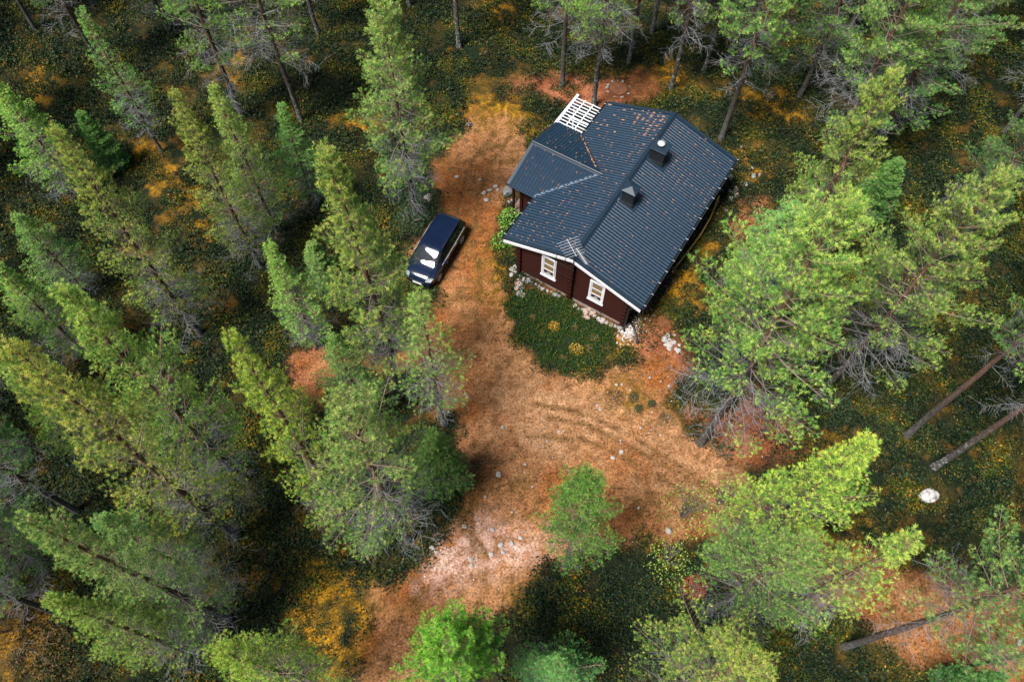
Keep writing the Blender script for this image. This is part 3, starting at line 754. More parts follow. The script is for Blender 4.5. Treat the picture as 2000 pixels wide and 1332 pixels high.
# roof
def roof_slope(s):
    mb = MB(); zt = -.012
    a = [(s * .0, -.0), (s * W, -.0), (s * W, L), (s * .0, L)]
    top = [(u, v, ZR - K * abs(u) + zt) for u, v in a]; bot = [(u, v, z - .09) for u, v, z in top]
    mb.add(top + bot, [(0, 1, 2, 3), (7, 6, 5, 4), (0, 4, 5, 1), (1, 5, 6, 2), (2, 6, 7, 3), (3, 7, 4, 0)])
    return mb.build('roof_slope', M['roof_trim'], cabin)
SL_W, SL_E = roof_slope(-1), roof_slope(1)
PV, PH, PZ, PU = 5.68, 2.56, 3.62, -5.74      # porch roof: axis, half width, ridge height, outer end
PE = PZ - K * PH
def porch_slope(s):
    mb = MB()
    a = [(PU, PV), (PU, PV + s * PH), (-3.9, PV + s * PH), (-1.5, PV)]
    top = [(u, v, PZ - K * abs(v - PV) - .012) for u, v in a]; bot = [(u, v, z - .08) for u, v, z in top]
    mb.add(top + bot, [(0, 1, 2, 3), (7, 6, 5, 4), (0, 4, 5, 1), (1, 5, 6, 2), (2, 6, 7, 3), (3, 7, 4, 0)])
    return mb.build('porch_roof_slope', M['roof_trim'], cabin)
SL_PS, SL_PN = porch_slope(-1), porch_slope(1)
TW, TL = .183, .348
def tile_geo(w, l):
    xs = [0, .10, .26, .42, .58, .74, .90, 1]; hs = [0, 0, .020, .031, .031, .020, 0, 0]
    v = [(x * w, 0, .002 + h) for x, h in zip(xs, hs)] + [(x * w, l, .022 + h) for x, h in zip(xs, hs)] + [(x * w, l + .001, -.004 + h * .5) for x, h in zip(xs, hs)]
    n = len(xs); f = [(r * n + i, r * n + i + 1, (r + 1) * n + i + 1, (r + 1) * n + i) for r in range(2) for i in range(n - 1)]
    return v, f
tv, tf = tile_geo(TW, TL)
tile_me = bpy.data.meshes.new('roof_tile'); tile_me.from_pydata(tv, [], tf); tile_me.update(); tile_me.materials.append(M['roof'])
def frames():
    """(slope object, 4x4 of each tile in cabin space)"""
    out = []
    for s, par in ((-1, SL_W), (1, SL_E)):
        Y = Vector((s * SC, 0, -SS)); Z = Vector((s * SS, 0, SC)); X = Y.cross(Z)
        nc = 59; nr = 12; m0 = (L - nc * TW) / 2
        for c in range(nc):
            for r in range(nr):
                v = m0 + (c if s < 0 else c + 1) * TW; u = s * (.0 + r * TL * SC)
                cu, cv = u + s * TL * SC / 2, m0 + (c + .5) * TW
                if s < 0 and cu < -1.5 and abs(cv - PV) < (-cu - 1.55) * 1.06 - .45: continue
                out.append((par, X, Y, Z, Vector((u, v, ZR - K * abs(u)))))
    for s, par in ((-1, SL_PS), (1, SL_PN)):
        Y = Vector((0, s * SC, -SS)); Z = Vector((0, s * SS, SC)); X = Y.cross(Z)
        nr = 8; tl = PH / SC / nr
        for c in range(23):
            for r in range(nr):
                u0 = PU + .11 + c * TW; cv = (r + .5) * TL * SC
                if r * TL * SC > PH - .1: continue
                if u0 > -1.55 - cv * .985 + .30: continue
                u = u0 if X.x > 0 else u0 + TW
                d = r * TL * SC
                out.append((par, X, Y, Z, Vector((u, PV + s * d, PZ - K * d))))
    return out
FR = frames()
def mat4(X, Y, Z, o): return Matrix(((X.x, Y.x, Z.x, o.x), (X.y, Y.y, Z.y, o.y), (X.z, Y.z, Z.z, o.z), (0, 0, 0, 1)))
HM = Matrix.Translation(Vector(HO)) @ Matrix.Rotation(YAW, 4, 'Z')
camv = Vector((0, 0, CAM_H))
order = sorted(range(len(FR)), key=lambda i: ((HM @ FR[i][4]) - camv).length)
chosen = set(order[:300])
rest = {}
for i, (par, X, Y, Z, o) in enumerate(FR):
    if i in chosen:
        t = obj('roof_tile', tile_me, par); t.matrix_local = mat4(X, Y, Z, o)
    else:
        mb = rest.setdefault(par.name, (par, MB()))[1]
        m = mat4(X, Y, Z, o); mb.add([m @ Vector(p) for p in tv], tf)
for par, mb in rest.values():
    o = mb.build('roof_tile_field', M['roof'], par); o['kind'] = 'stuff'
    # keep tile normals upward
    for p in o.data.polygons:
        pass
# ridge caps
def ridge_cap(name, p, q, w=.17):
    p = Vector(p); q = Vector(q); d = (q - p).normalized(); x = Vector((-d.y, d.x, 0)); mb = MB()
    prof = [(-w, -w * K + .02), (-w * .62, -w * .62 * K + .055), (-w * .5, .03), (-w * .3, .085), (0, .105), (w * .3, .085), (w * .5, .03), (w * .62, -w * .62 * K + .055), (w, -w * K + .02)]
    vs = [p + x * a + Vector((0, 0, b)) for a, b in prof] + [q + x * a + Vector((0, 0, b)) for a, b in prof]; n = len(prof)
    mb.add(vs, [(i, i + 1, n + i + 1, n + i) for i in range(n - 1)] + [tuple(range(n)), tuple(range(n, 2 * n))[::-1]])
    return mb.build(name, M['roof_trim'], cabin)
ridge_cap('ridge_cap', (0, -.02, ZR + .02), (0, L + .02, ZR + .02))
ridge_cap('ridge_cap', (PU - .02, PV, PZ + .02), (-1.42, PV, PZ + .02), .13)
# verge trims along gables and the porch front
for s in (-1, 1):
    for v in (.0, L):
        mb = MB(); w = .17; vv0, vv1 = (v - .03, v + w) if v < 1 else (v - w, v + .03)
        zt = .036
        vs = []
        for dz in (zt, -.115):
            vs += [(0, vv0, ZR + dz), (0, vv1, ZR + dz), (s * (W + .02), vv1, ZE + dz - .006), (s * (W + .02), vv0, ZE + dz - .006)]
        mb.add(vs, [(0, 1, 2, 3), (7, 6, 5, 4), (0, 4, 5, 1), (1, 5, 6, 2), (2, 6, 7, 3), (3, 7, 4, 0)])
        mb.build('verge_trim', M['roof_trim'], cabin)
        # white bargeboard under it, in two stepped boards
        mb = MB(); y = v - .035 if v < 1 else v + .035
        for k_, (off, z0, z1) in enumerate(((0, -.30, -.12), (.03, -.24, -.10))):
            yy = y + (off if v < 1 else -off) * -1 * (-1)
            y0, y1 = (yy - .03, yy)
            vs = [(0, a, ZR + b) for a in (y0, y1) for b in (z0, z1)] + [(s * W, a, ZE + b) for a in (y0, y1) for b in (z0, z1)]
            mb.add(vs, [(0, 1, 3, 2), (4, 6, 7, 5), (0, 4, 5, 1), (2, 3, 7, 6), (1, 5, 7, 3), (0, 2, 6, 4)])
        mb.build('bargeboard', M['white'], cabin)
    mb = MB(); vs = []
    for dz in (.05, -.10):
        vs += [(PU - .04, PV, PZ + dz), (PU + .14, PV, PZ + dz), (PU + .14, PV + s * (PH + .02), PE + dz - .006), (PU - .04, PV + s * (PH + .02), PE + dz - .006)]
    mb.add(vs, [(0, 1, 2, 3), (7, 6, 5, 4), (0, 4, 5, 1), (1, 5, 6, 2), (2, 6, 7, 3), (3, 7, 4, 0)])
    mb.build('verge_trim', M['roof_trim'], cabin)
    # valley flashing where the porch roof meets the main slope
    mb = MB()
    d = .09
    a = Vector((-1.60, PV, PZ + .03)); b = Vector((-1.6 - (PH) * 1.0 + .08, PV + s * PH, PE + .04))
    dirv = (b - a).normalized(); side = Vector((dirv.y, -dirv.x, 0))
    mb.bar(a, b, .17, .012, up=(0, 0, 1))
    mb.build('valley_flashing', simple('valley_metal', (.07, .10, .14), (.13, .16, .20), 5, .35) if s < 0 else M['black'], cabin)
# gutters with brackets
for s in (-1, 1):
    u = s * (W + .07); prof = [(-.065, .04), (-.055, -.03), (0, -.06), (.055, -.03), (.065, .04), (.05, .04), (.04, -.02), (0, -.045), (-.04, -.02), (-.05, .04)]
    runs = [(.0, L)] if s > 0 else [(.0, PV - PH - .06), (PV + PH + .1, L)]
    for v0, v1 in runs:
        mb = MB(); vs = [(u + a, v, ZE - .03 + b) for v in (v0, v1) for a, b in prof]; n = len(prof)
        mb.add(vs, [(i, (i + 1) % n, n + (i + 1) % n, n + i) for i in range(n)])
        gt = mb.build('gutter', M['black'], cabin)
        v = v0 + .25
        while v < v1:
            mb = MB(); mb.box(u - .075, u + .075, v - .012, v + .012, ZE + .008, ZE + .026); mb.build('bracket', M['alu'], gt)
            v += .78
mb = MB(); mb.tube([(W + .07, .15, ZE - .08), (W + .0, .15, ZE - .25), (WU + .2, .1, ZE - .7), (WU + .18, .08, .25), (WU + .3, -.05, .1)], .045, 8); mb.build('downspout', M['black'], cabin, True)

# chimneys
def chimney(u0, u1, v0, v1, zt, style):
    rt = ZR - K * (u0 + u1) / 2
    body = MB(); body.box(u0, u1, v0, v1, ZR - K * u1 - .15, zt); ch = body.build('chimney', M['black'], cabin)
    fl = MB(); e = .16
    vs = [(u, v, ZR - K * max(u, 0) + .05) for u, v in ((max(u0 - e, .1), v0 - e), (u1 + e * 1.4, v0 - e), (u1 + e * 1.4, v1 + e), (max(u0 - e, .1), v1 + e))]
    fl.add(vs + [(a, b, c - .05) for a, b, c in vs], [(0, 1, 2, 3), (7, 6, 5, 4), (0, 4, 5, 1), (1, 5, 6, 2), (2, 6, 7, 3), (3, 7, 4, 0)]); fl.build('flashing', M['roof_trim'], ch)
    sk = MB(); sk.box(u0 - .03, u1 + .03, v0 - .03, v1 + .03, ZR - K * u1 - .1, rt + .16); sk.build('skirt', M['trim'], ch)
    cp = MB(); o = .07
    if style == 'pyramid':
        c = [(u0 - o, v0 - o), (u1 + o, v0 - o), (u1 + o, v1 + o), (u0 - o, v1 + o)]
        cp.add([(a, b, zt + .04) for a, b in c] + [(a, b, zt) for a, b in c] + [((u0 + u1) / 2, (v0 + v1) / 2, zt + .2)],
               [(0, 1, 8), (1, 2, 8), (2, 3, 8), (3, 0, 8), (0, 4, 5, 1), (1, 5, 6, 2), (2, 6, 7, 3), (3, 7, 4, 0), (7, 6, 5, 4)])
        cp.build('cap', M['roof_trim'], ch)
        hk = MB(); hk.tube([(u0 - .08, v0 - .12, rt + .12), (u0 - .09, v0 - .18, rt + .28), (u0 - .06, v0 - .14, rt + .4)], .012, 6); hk.build('ladder_hook', M['alu'], ch)
    else:
        cp.box(u0 - o, u1 + o, v0 - o, v1 + o, zt, zt + .06); cp.build('cap', M['roof_trim'], ch, bevel=.01)
        ct = MB(); cu, cv = (u0 + u1) / 2 - .02, (v0 + v1) / 2 + .05
        ct.tube([(cu, cv, zt + .061), (cu, cv, zt + .16)], .17, 20); ct.build('vent_collar', M['black'], ch, False)
        ds = MB(); ds.tube([(cu, cv, zt + .19), (cu, cv, zt + .23), (cu, cv, zt + .27)], [.21, .20, .10], 20); ds.build('vent_disc', M['alu'], ch, True)
        st = MB(); st.tube([(cu + .19, cv + .02, zt + .06), (cu + .19, cv + .02, zt + .2)], .015, 6); st.build('vent_stay', M['alu'], ch)
chimney(.30, .95, 4.42, 5.02, 4.86, 'pyramid')
chimney(.22, 1.02, 7.62, 8.28, 4.86, 'flat')

# windows of the near gable
def window(u0, u1, z0, z1):
    y = WV0 - .105
    w = MB(); w.box(u0 + .05, u1 - .05, y - .0, y + .03, z0 + .05, z1 - .05)
    cur = None
    root = MB(); cw = .10
    root.box(u0, u0 + cw, y - .045, y + .05, z0, z1); root.box(u1 - cw, u1, y - .045, y + .05, z0, z1)
    root.box(u0 + cw, u1 - cw, y - .043, y + .05, z1 - cw, z1); root.box(u0 - .03, u1 + .03, y - .09, y + .05, z0 - .05, z0 + .02)
    wi = root.build('window', M['white'], cabin, bevel=.006)
    sash = MB(); a0, a1, b0, b1 = u0 + cw, u1 - cw, z0 + .02, z1 - cw; sw = .055
    sash.box(a0, a0 + sw, y - .02, y + .03, b0, b1); sash.box(a1 - sw, a1, y - .02, y + .03, b0, b1)
    sash.box(a0 + sw, a1 - sw, y - .018, y + .03, b0, b0 + sw); sash.box(a0 + sw, a1 - sw, y - .018, y + .03, b1 - sw, b1)
    sash.build('sash', M['white'], wi)
    n = 3; hgt = (b1 - b0 - 2 * sw) / n
    for i in range(n):
        p = MB(); zz0, zz1 = b0 + sw + i * hgt, b0 + sw + (i + 1) * hgt
        p.box(a0 + sw, a1 - sw, y + .012, y + .018, zz0 + .035, zz1 - .035); po = p.build('pane', M['glass'], wi)
        if i: q = MB(); q.box(a0 + sw, a1 - sw, y - .016, y + .028, zz0 - .04, zz0 + .04); q.build('glazing_bar', M['white'], wi)
    cu = MB(); cu.box(a0 + sw, a1 - sw, y + .005, y + .011, b0 + sw + hgt * .75, b1 - sw - .01); cu.build('curtain', M['curtain'], wi)
    la = MB(); m_ = (a0 + a1) / 2; zl = b0 + sw
    la.add([(a0 + sw, y + .003, zl + .02), (a1 - sw, y + .003, zl + .02), (a1 - sw, y + .003, zl + .12), (m_ + .05, y + .003, zl + hgt * .55), (m_ - .05, y + .003, zl + hgt * .55), (a0 + sw, y + .003, zl + .12),
            (a0 + sw, y + .008, zl + .02), (a1 - sw, y + .008, zl + .02), (a1 - sw, y + .008, zl + .12), (m_ + .05, y + .008, zl + hgt * .55), (m_ - .05, y + .008, zl + hgt * .55), (a0 + sw, y + .008, zl + .12)],
           [(0, 1, 2, 3, 4, 5), (11, 10, 9, 8, 7, 6)] + [(i, (i + 1) % 6, 6 + (i + 1) % 6, 6 + i) for i in range(6)])
    la.build('lace_curtain', M['lace'], wi)
window(-1.80, -.93, 1.08, 2.78); window(1.03, 1.90, 1.08, 2.78)

# porch walls, posts
mb = MB(); z = .2
while z < 2.6:
    log_course(mb, (-5.05, 3.55), (-WU - .1, 3.55), z, t=.14); log_course(mb, (-5.05, 3.4), (-5.05, 7.95), z + .002, t=.14); log_course(mb, (-5.05, 7.8), (-WU - .1, 7.8), z, t=.14); z += .172
mb.build('porch_wall', M['log'], cabin)
for v in (PV - PH + .35, PV + PH - .35):
    mb = MB(); mb.box(-5.62, -5.50, v - .06, v + .06, -.1, PE - .03); mb.build('porch_post', M['log'], cabin)
    mb = MB(); mb.box(-5.70, -3.3, v - .05, v + .05, PE - .03 + .0, PE + .06); mb.build('porch_beam', M['white'], cabin)
mb = MB(); mb.box(-5.75, -5.1, PV - PH + .2, PV + PH - .2, -.1, .18); mb.build('porch_floor', M['deckwood'], cabin)

# fallen needles caught on the roof (thin drifts lying on the steps of the tiles)
g = np.random.default_rng(5); mb = MB()
for i, (par, X, Y, Z, o) in enumerate(FR):
    c = o + X * (TW / 2); v = c.y; u = c.x
    if par is SL_W: pr = .30 + .45 * max(0, (v - 7.6) / 3.4) * (1 if u > -2.8 else .4) + (.2 if fbm(u * .8, v * .8, 3) > .55 else 0)
    elif par is SL_E: pr = .10 + .40 * max(0, 1 - abs(v - 8.2) / 3) + (.15 if u < 1.5 and v < 1 else 0) + (.25 if v < 1.6 else 0)
    elif par is SL_PS: pr = .25
    else: pr = .4
    if g.uniform() < pr * 1.25 * np.clip(float(fbm(u * 1.5 + 9, v * 1.5, 13)) * 4 - 1.3, .1, 1.3):
        big = par is SL_W and v > 7.6 and g.uniform() < .8 * (v - 7.3) / 3.4
        ln = g.uniform(.12, .30) if big else g.uniform(.05, .20); wd = g.uniform(.03, .06) if big else g.uniform(.012, .026)
        y0 = g.uniform(.0, .06) if not big else .0; x0 = TW * .5 + g.normal(0, .03) if big else TW * (g.choice([.02, .95]) + g.normal(0, .05))
        hh = .036 if big else .026
        n = 7; vs = []
        for k_ in range(n):
            a = 6.283 * k_ / n; rr = g.uniform(.7, 1.1)
            vs.append(o + X * (x0 + math.cos(a) * wd * rr) + Y * (y0 + ln / 2 + math.sin(a) * ln / 2 * rr) + Z * (hh + .018 * (y0 + ln / 2) / TL))
        top = o + X * x0 + Y * (y0 + ln / 2) + Z * (hh + .014)
        mb.add(vs + [top], [(k_, (k_ + 1) % n, n) for k_ in range(n)])
for q in range(60):
    t_ = g.uniform(.02, .95); u = -1.62 - t_ * PH * .98; v = PV + t_ * PH + g.normal(0, .04) - .06; zc = PZ - K * t_ * PH + .055; a0 = g.uniform(.5, 1.1); ln = g.uniform(.05, .16)
    vs = [(u + math.cos(a0) * ln * a_ - math.sin(a0) * .022 * b_, v - math.sin(a0) * ln * a_ - math.cos(a0) * .022 * b_, zc) for a_, b_ in ((-.5, 0), (-.2, 1), (.3, .8), (.5, 0), (.2, -1), (-.3, -.8))]
    mb.add(vs + [(u, v, zc + .012)], [(k_, (k_ + 1) % 6, 6) for k_ in range(6)])
lit = mb.build('needle_litter', M['litter']); lit.matrix_world = HM; lit['kind'] = 'stuff'
tag(lit, 'orange brown fallen pine needles caught on the cabin roof tiles', 'needle litter')

# aerial on the gable
an = thing('television_aerial', 'silver television aerial with many rods on mast above the near gable', 'aerial', tuple((HM @ Vector((0, 0, 0)))), YAW)
mb = MB(); mb.tube([(.12, -.12, 2.2), (.12, -.12, 5.35)], .022, 8); mb.build('mast', M['black'], an, True)
for u, z1 in ((-.85, 4.3), (-.35, 4.55)):
    mb = MB(); mb.tube([(u, -.12, 1.9), (u, -.12, z1)], .014, 6); mb.build('pole', M['black'], an, True)
for z in (2.5, 3.3):
    mb = MB(); mb.tube([(-.9, -.10, z), (.2, -.10, z)], .010, 6); mb.build('bracket', M['black'], an)
b1a, b1b = Vector((-.35, .10, 5.28)), Vector((.95, -.45, 5.28))
def boom(p, q, n, l0, l1, name='rod'):
    mb = MB(); mb.tube([p, q], .015, 6); mb.build('boom', M['alu'], an)
    d = (q - p).normalized(); x = Vector((-d.y, d.x, 0))
    for i in range(n):
        t = (i + .5) / n; c = p + (q - p) * t; l = (l0 + (l1 - l0) * t) * 1.15
        m2 = MB(); m2.tube([c - x * l / 2, c + x * l / 2], .009, 5); m2.build(name, M['alu'], an)
boom(Vector((.16, -.1, 5.22)), Vector((1.05, -.62, 5.22)), 13, .20, .16)
boom(Vector((-.55, .28, 4.98)), Vector((.35, -.35, 4.98)), 7, 1.0, .8)
m2 = MB(); m2.tube([(.12, -.12, 5.3), (.12, -.12, 6.0)], .006, 5); m2.build('whip', M['alu'], an)

# white pergola beside the porch
pg = thing('pergola', 'white slatted wooden pergola beside the porch roof', 'pergola', tuple(HO), YAW)
x0, x1, y0, y1, zp = -5.80, -4.12, 8.32, 10.66, 2.60
mb = MB(); mb.box(x0 - .10, x0 + .06, y0 - .35, y1 + .28, zp - .16, zp + .06); mb.build('edge_beam', M['pergola'], pg, bevel=.008)
mb = MB(); mb.box(x1 - .03, x1 + .03, y0, y1, zp - .16, zp); mb.build('wall_beam', M['pergola'], pg)
for i in range(11):
    v = y0 + (y1 - y0) * i / 10; mb = MB(); mb.box(x0 + .06, x1 + .06, v - .024, v + .024, zp + .0, zp + .04); mb.build('slat', M['pergola'], pg)
for u in (x0 + .58, x0 + 1.13):
    mb = MB(); mb.box(u - .03, u + .03, y0 - .04, y1 + .06, zp + .042, zp + .075); mb.build('lath', M['pergola'], pg)
for i in range(3):
    v = y0 + .55 + (y1 - y0) * i / 3.1; mb = MB(); mb.box(x0 + .1, x1 - .05, v - .05, v + .05, zp - .5, zp - .46); mb.build('lower_slat', M['pergola'], pg)
for v in (y0 + .05, y1 - .05):
    mb = MB(); mb.box(x0 - .06, x0 + .04, v - .05, v + .05, -.15, zp - .16); mb.build('post', M['pergola'], pg)
n = 12
for i in range(n):
    a = x0 + (x1 + .9 - x0) * i / n; mb = MB(); mb.box(a, a + (x1 + .9 - x0) / n - .012, y0 - .3, y1 + .1, .02, .16); mb.build('deck_plank', M['deckwood'], pg)

# ------------------------------------------------------------------ stones
def stone_mesh(seed, name='stone', mat='stone', sub=2, jag=.28):
    g = random.Random(seed); bm = bmesh.new(); bmesh.ops.create_icosphere(bm, subdivisions=sub, radius=1)
    offs = [(Vector((g.gauss(0, 1), g.gauss(0, 1), g.gauss(0, 1))).normalized(), g.uniform(.55, .9)) for _ in range(9)]
    sc = Vector((g.uniform(.8, 1.25), g.uniform(.8, 1.15), g.uniform(.55, .8)))
    for v in bm.verts:
        for n, d in offs:
            e = v.co.dot(n) - d
            if e > 0: v.co -= n * e * .8
        v.co = Vector((v.co.x * sc.x, v.co.y * sc.y, v.co.z * sc.z)) * (1 + g.uniform(-.04, .04))
    me = bpy.data.meshes.new(name); bm.to_mesh(me); bm.free(); me.materials.append(M[mat]); return me
STONES = {m: [stone_mesh(i * 7 + j, 'stone', m) for i in range(4)] for j, m in enumerate(('stone', 'stone2', 'stone3'))}
def stone(px, py, r, label, group=None, mat=None, name='stone', z=None, world=None, sink=.3):
    p = at(px, py) if world is None else np.array([*world, 0]); x, y = float(p[0]), float(p[1])
    m = mat or random.choice(['stone', 'stone', 'stone2'])
    o = bpy.data.objects.new(name, random.choice(STONES[m])); o.scale = (r, r, r * random.uniform(.8, 1.1)); o.rotation_euler = (random.uniform(-.2, .2), random.uniform(-.2, .2), random.uniform(0, 6.28))
    o.location = (x, y, (gz(x, y) if z is None else z) + r * .6 * (1 - sink)); link(o); return tag(o, label, 'stone', group)
STONES['boulder'] = [stone_mesh(91, 'boulder', 'boulder', 3)]
o = stone(1808, 970, .60, 'large white and grey boulder lying alone in dark bilberry', None, 'boulder', 'boulder', sink=.35); o.scale = (.46, .46, .62)
stone(990, 378, .42, 'dark grey boulder at the porch corner', None, 'stone3', 'boulder')
stone(1003, 393, .16, 'small white stone against the dark boulder by the porch', 'stones by the porch boulder', 'stone')
stone(993, 397, .14, 'small white stone against the dark boulder by the porch', 'stones by the porch boulder', 'stone')
for i, (px, py, r) in enumerate([(957, 373, .17), (967, 366, .16), (945, 378, .15), (950, 392, .15), (938, 352, .12), (893, 347, .15), (972, 372, .12)]):
    stone(px, py, r, 'pale flat stone on orange track beside the porch', 'pale stones on the track by the porch', 'stone')
stone(917, 246, .2, 'white stone in the yellow moss beyond the porch', None, 'stone')
stone(836, 388, .3, 'pale rock in dark shrub between pine foot and track', None, 'stone')
for px, py, r in [(974, 928, .17), (1213, 883, .15), (1197, 895, .13)]:
    stone(px, py, r, 'fist sized pale stone lying loose on the open track', 'loose stones on the open track', 'stone')
for px, py, r in [(1092, 843, .10), (982, 835, .11), (1068, 862, .08), (1025, 907, .08), (1110, 918, .07), (1040, 950, .07), (1251, 836, .07), (1247, 992, .08), (907, 1028, .12), (962, 1035, .14), (948, 970, .08), (1000, 1000, .07), (880, 935, .07), (1172, 800, .09), (1166, 792, .08)]:
    stone(px, py, r, 'small pale pebble lying on the orange track', 'pebbles on the track', 'stone')
for px, py, r in [(978, 1065, .16), (1000, 1062, .15), (982, 1078, .12), (960, 1082, .15), (920, 1093, .14), (921, 1104, .12), (1017, 1050, .12), (845, 1070, .16), (853, 1078, .12)]:
    stone(px, py, r, 'whitish stone half buried in the pale pinkish bare patch', 'stones in the pale bare patch', 'stone', sink=.7)
stone(1306, 1037, .17, 'white stone at the edge of the black undergrowth by the track', None, 'stone')
stone(1990, 1255, .17, 'white stone lying on the orange soil path', None, 'stone')
for px, py, r, m in [(1012, 553, .2, 'stone2'), (1017, 559, .18, 'stone'), (1010, 564, .18, 'stone2'), (1020, 567, .2, 'stone3'), (1013, 574, .19, 'stone'), (1021, 579, .19, 'stone'), (1018, 572, .14, 'stone')]:
    stone(px, py, r, 'round stone in the small heap before the gable wall', 'stone heap before the gable', m)
g = random.Random(3)
for px, py in [(1000, 528), (1005, 533), (999, 538), (1006, 524)]:
    stone(px, py, .17, 'pale stone heaped at the foot of the gable corner post', 'stones at the gable corner post', 'stone')
for i in range(26):                                                  # stones along the foot of the gable
    t = i / 25; u = -2.95 + 6.1 * t
    if abs(u) < .3: continue
    w = HM @ Vector((u, WV0 - .30 - g.uniform(-.03, .1), 0))
    stone(0, 0, g.uniform(.10, .19), 'rounded pale stone in the row along the gable wall foot', 'stones along the gable wall foot', g.choice(['stone', 'stone', 'stone2', 'stone3']), world=(w.x, w.y))
for px, py in [(1143, 610), (1150, 606), (1158, 612), (1147, 622), (1141, 619)]:
    stone(px, py, g.uniform(.15, .22), 'pinkish stone lying between the green bed and gable', 'pinkish stones by the green bed', 'stone2')
for i in range(34):                                                  # rock heap at the far corner of the long wall
    px, py = g.gauss(1433, 20), g.gauss(365, 27)
    stone(px, py, g.uniform(.07, .22), 'pale rubble stone heaped beyond the long eave corner', 'rubble by the long eave corner', g.choice(['stone', 'stone', 'stone2', 'stone3']))
for i in range(16):
    px, py = g.gauss(1306, 10), g.gauss(668, 10)
    stone(px, py, g.uniform(.10, .2), 'white stone in the heap under the largest pine', 'white stone heap under the largest pine', 'stone')
for i in range(12):
    a = i / 12 * 6.28 + g.uniform(-.2, .2); c = at(1208, 175)
    stone(0, 0, g.uniform(.06, .13), 'small pale stone in the ring round the rusty lid', 'stones round the rusty lid', 'stone', world=(c[0] + math.cos(a) * .72, c[1] + math.sin(a) * .72))
for i in range(14):
    px, py = g.uniform(1200, 1330), g.uniform(700, 860)
    stone(px, py, g.uniform(.04, .09), 'small pale pebble in the reddish soil below the white heap', 'pebbles in the reddish soil', 'stone')
# loose gravel on the track and under the long eave
def gravel(name, pts, rmin, rmax, mat, label, seed):
    g = np.random.default_rng(seed); n = len(pts)
    oct_ = np.array([(1, 0, 0), (0, 1, 0), (-1, 0, 0), (0, -1, 0), (0, 0, .7), (0, 0, -.7)]); f8 = np.array([(0, 1, 4), (1, 2, 4), (2, 3, 4), (3, 0, 4), (1, 0, 5), (2, 1, 5), (3, 2, 5), (0, 3, 5)])
    r = g.uniform(rmin, rmax, n) * g.uniform(.6, 1.4, n); a = g.uniform(0, 6.28, n)
    o6 = oct_[None] * g.uniform(.6, 1.2, (n, 6, 1)); ca, sa = np.cos(a)[:, None], np.sin(a)[:, None]
    V = np.stack([o6[:, :, 0] * ca - o6[:, :, 1] * sa, o6[:, :, 0] * sa + o6[:, :, 1] * ca, o6[:, :, 2]], -1) * r[:, None, None] + pts[:, None, :]
    F = (f8[None] + np.arange(n)[:, None, None] * 6).reshape(-1, 3)
    base = np.array([(.55, .50, .46), (.42, .33, .27), (.30, .28, .27), (.62, .58, .55)])[g.integers(0, 4, n)]
    o = obj(name, mesh_np(name, V.reshape(-1, 3), F, mat, False, np.repeat(base, 6, 0))); o['kind'] = 'stuff'; tag(o, label, 'gravel')
pt = sample(26000, lambda k, x, y: np.clip(k['track'] + .6 * k['red'], 0, 1) * (.10 + .9 * np.clip(fbm(x * .8, y * .8, 91) * 4 - 2.1, 0, 1) + .8 * k['pale']), 201)
gravel('gravel', pt, .012, .035, M['branch'], 'fine pale gravel strewn over the orange track', 5)
n = 1700; gg = np.random.default_rng(8); uu = gg.normal(3.75, .28, n); vv = gg.uniform(-.6, 11.4, n)
p = np.array([tuple(HM @ Vector((a, b, 0))) for a, b in zip(uu, vv)]); p[:, 2] = gz(p[:, 0], p[:, 1]) + .01
gravel('drip_gravel', p, .02, .055, M['branch'], 'white gravel in the drip strip under the long eave', 6)
n = 260; p = np.array([[*at(gg.normal(1226, 9), gg.normal(648, 9))[:2], 0] for _ in range(n)]); p[:, 2] = gz(p[:, 0], p[:, 1]) + .01
gravel('corner_gravel', p, .03, .07, M['branch'], 'light grey gravel heap at the cabin near corner', 7)

# round lid, yellow pole, drain trench stub
c = at(1208, 175); lid = thing('well_lid', 'round rusty brown lid set in the reddish soil beyond the cabin', 'lid', (c[0], c[1], gz(c[0], c[1])))
mb = MB(); mb.tube([(0, 0, -.1), (0, 0, .09), (0, 0, .10)], [.50, .50, .47], 32); mb.build('lid_plate', M['lid'], lid)
mb = MB(); prof = [(.50, -.05), (.56, -.05), (.56, .12), (.50, .12)]
vs = []; 
for i in range(32):
    a = 2 * math.pi * i / 32; vs += [(math.cos(a) * r_, math.sin(a) * r_, z_) for r_, z_ in prof]
mb.add(vs, [(i * 4 + k_, ((i + 1) % 32) * 4 + k_, ((i + 1) % 32) * 4 + (k_ + 1) % 4, i * 4 + (k_ + 1) % 4) for i in range(32) for k_ in range(4)])
mb.build('rim', M['lid'], lid)
yp = MB(); pts = [at(x, y, z) for x, y, z in ((1404, 383, .55), (1397, 402, .6), (1386, 428, .6), (1369, 457, .55), (1349, 484, .5), (1330, 508, .45), (1312, 532, .4))]
yp.tube([tuple(q) for q in pts], .05, 8); tag(yp.build('pole', M['yellow'], None, True), 'long curved yellow pole lying under the long eave', 'pole')
for px, py in ((1401, 390), (1318, 524)):
    q = at(px, py, .5)
    bl = MB(); bl.box(q[0] - .12, q[0] + .12, q[1] - .12, q[1] + .12, gz(q[0], q[1]) - .05, .47); tag(bl.build('wood_block', M['deckwood']), 'wooden block propping up the yellow pole', 'block', 'blocks under the yellow pole')
# dark pipe at the near corner
a_, b_ = at(1238, 640, .12), at(1246, 672, .10)
mb = MB(); mb.tube([tuple(at(1228, 622, .14)), tuple(a_), tuple(b_)], .06, 8); tag(mb.build('drain_pipe', M['black'], None, True), 'black drain pipe leading away from the cabin near corner', 'pipe')

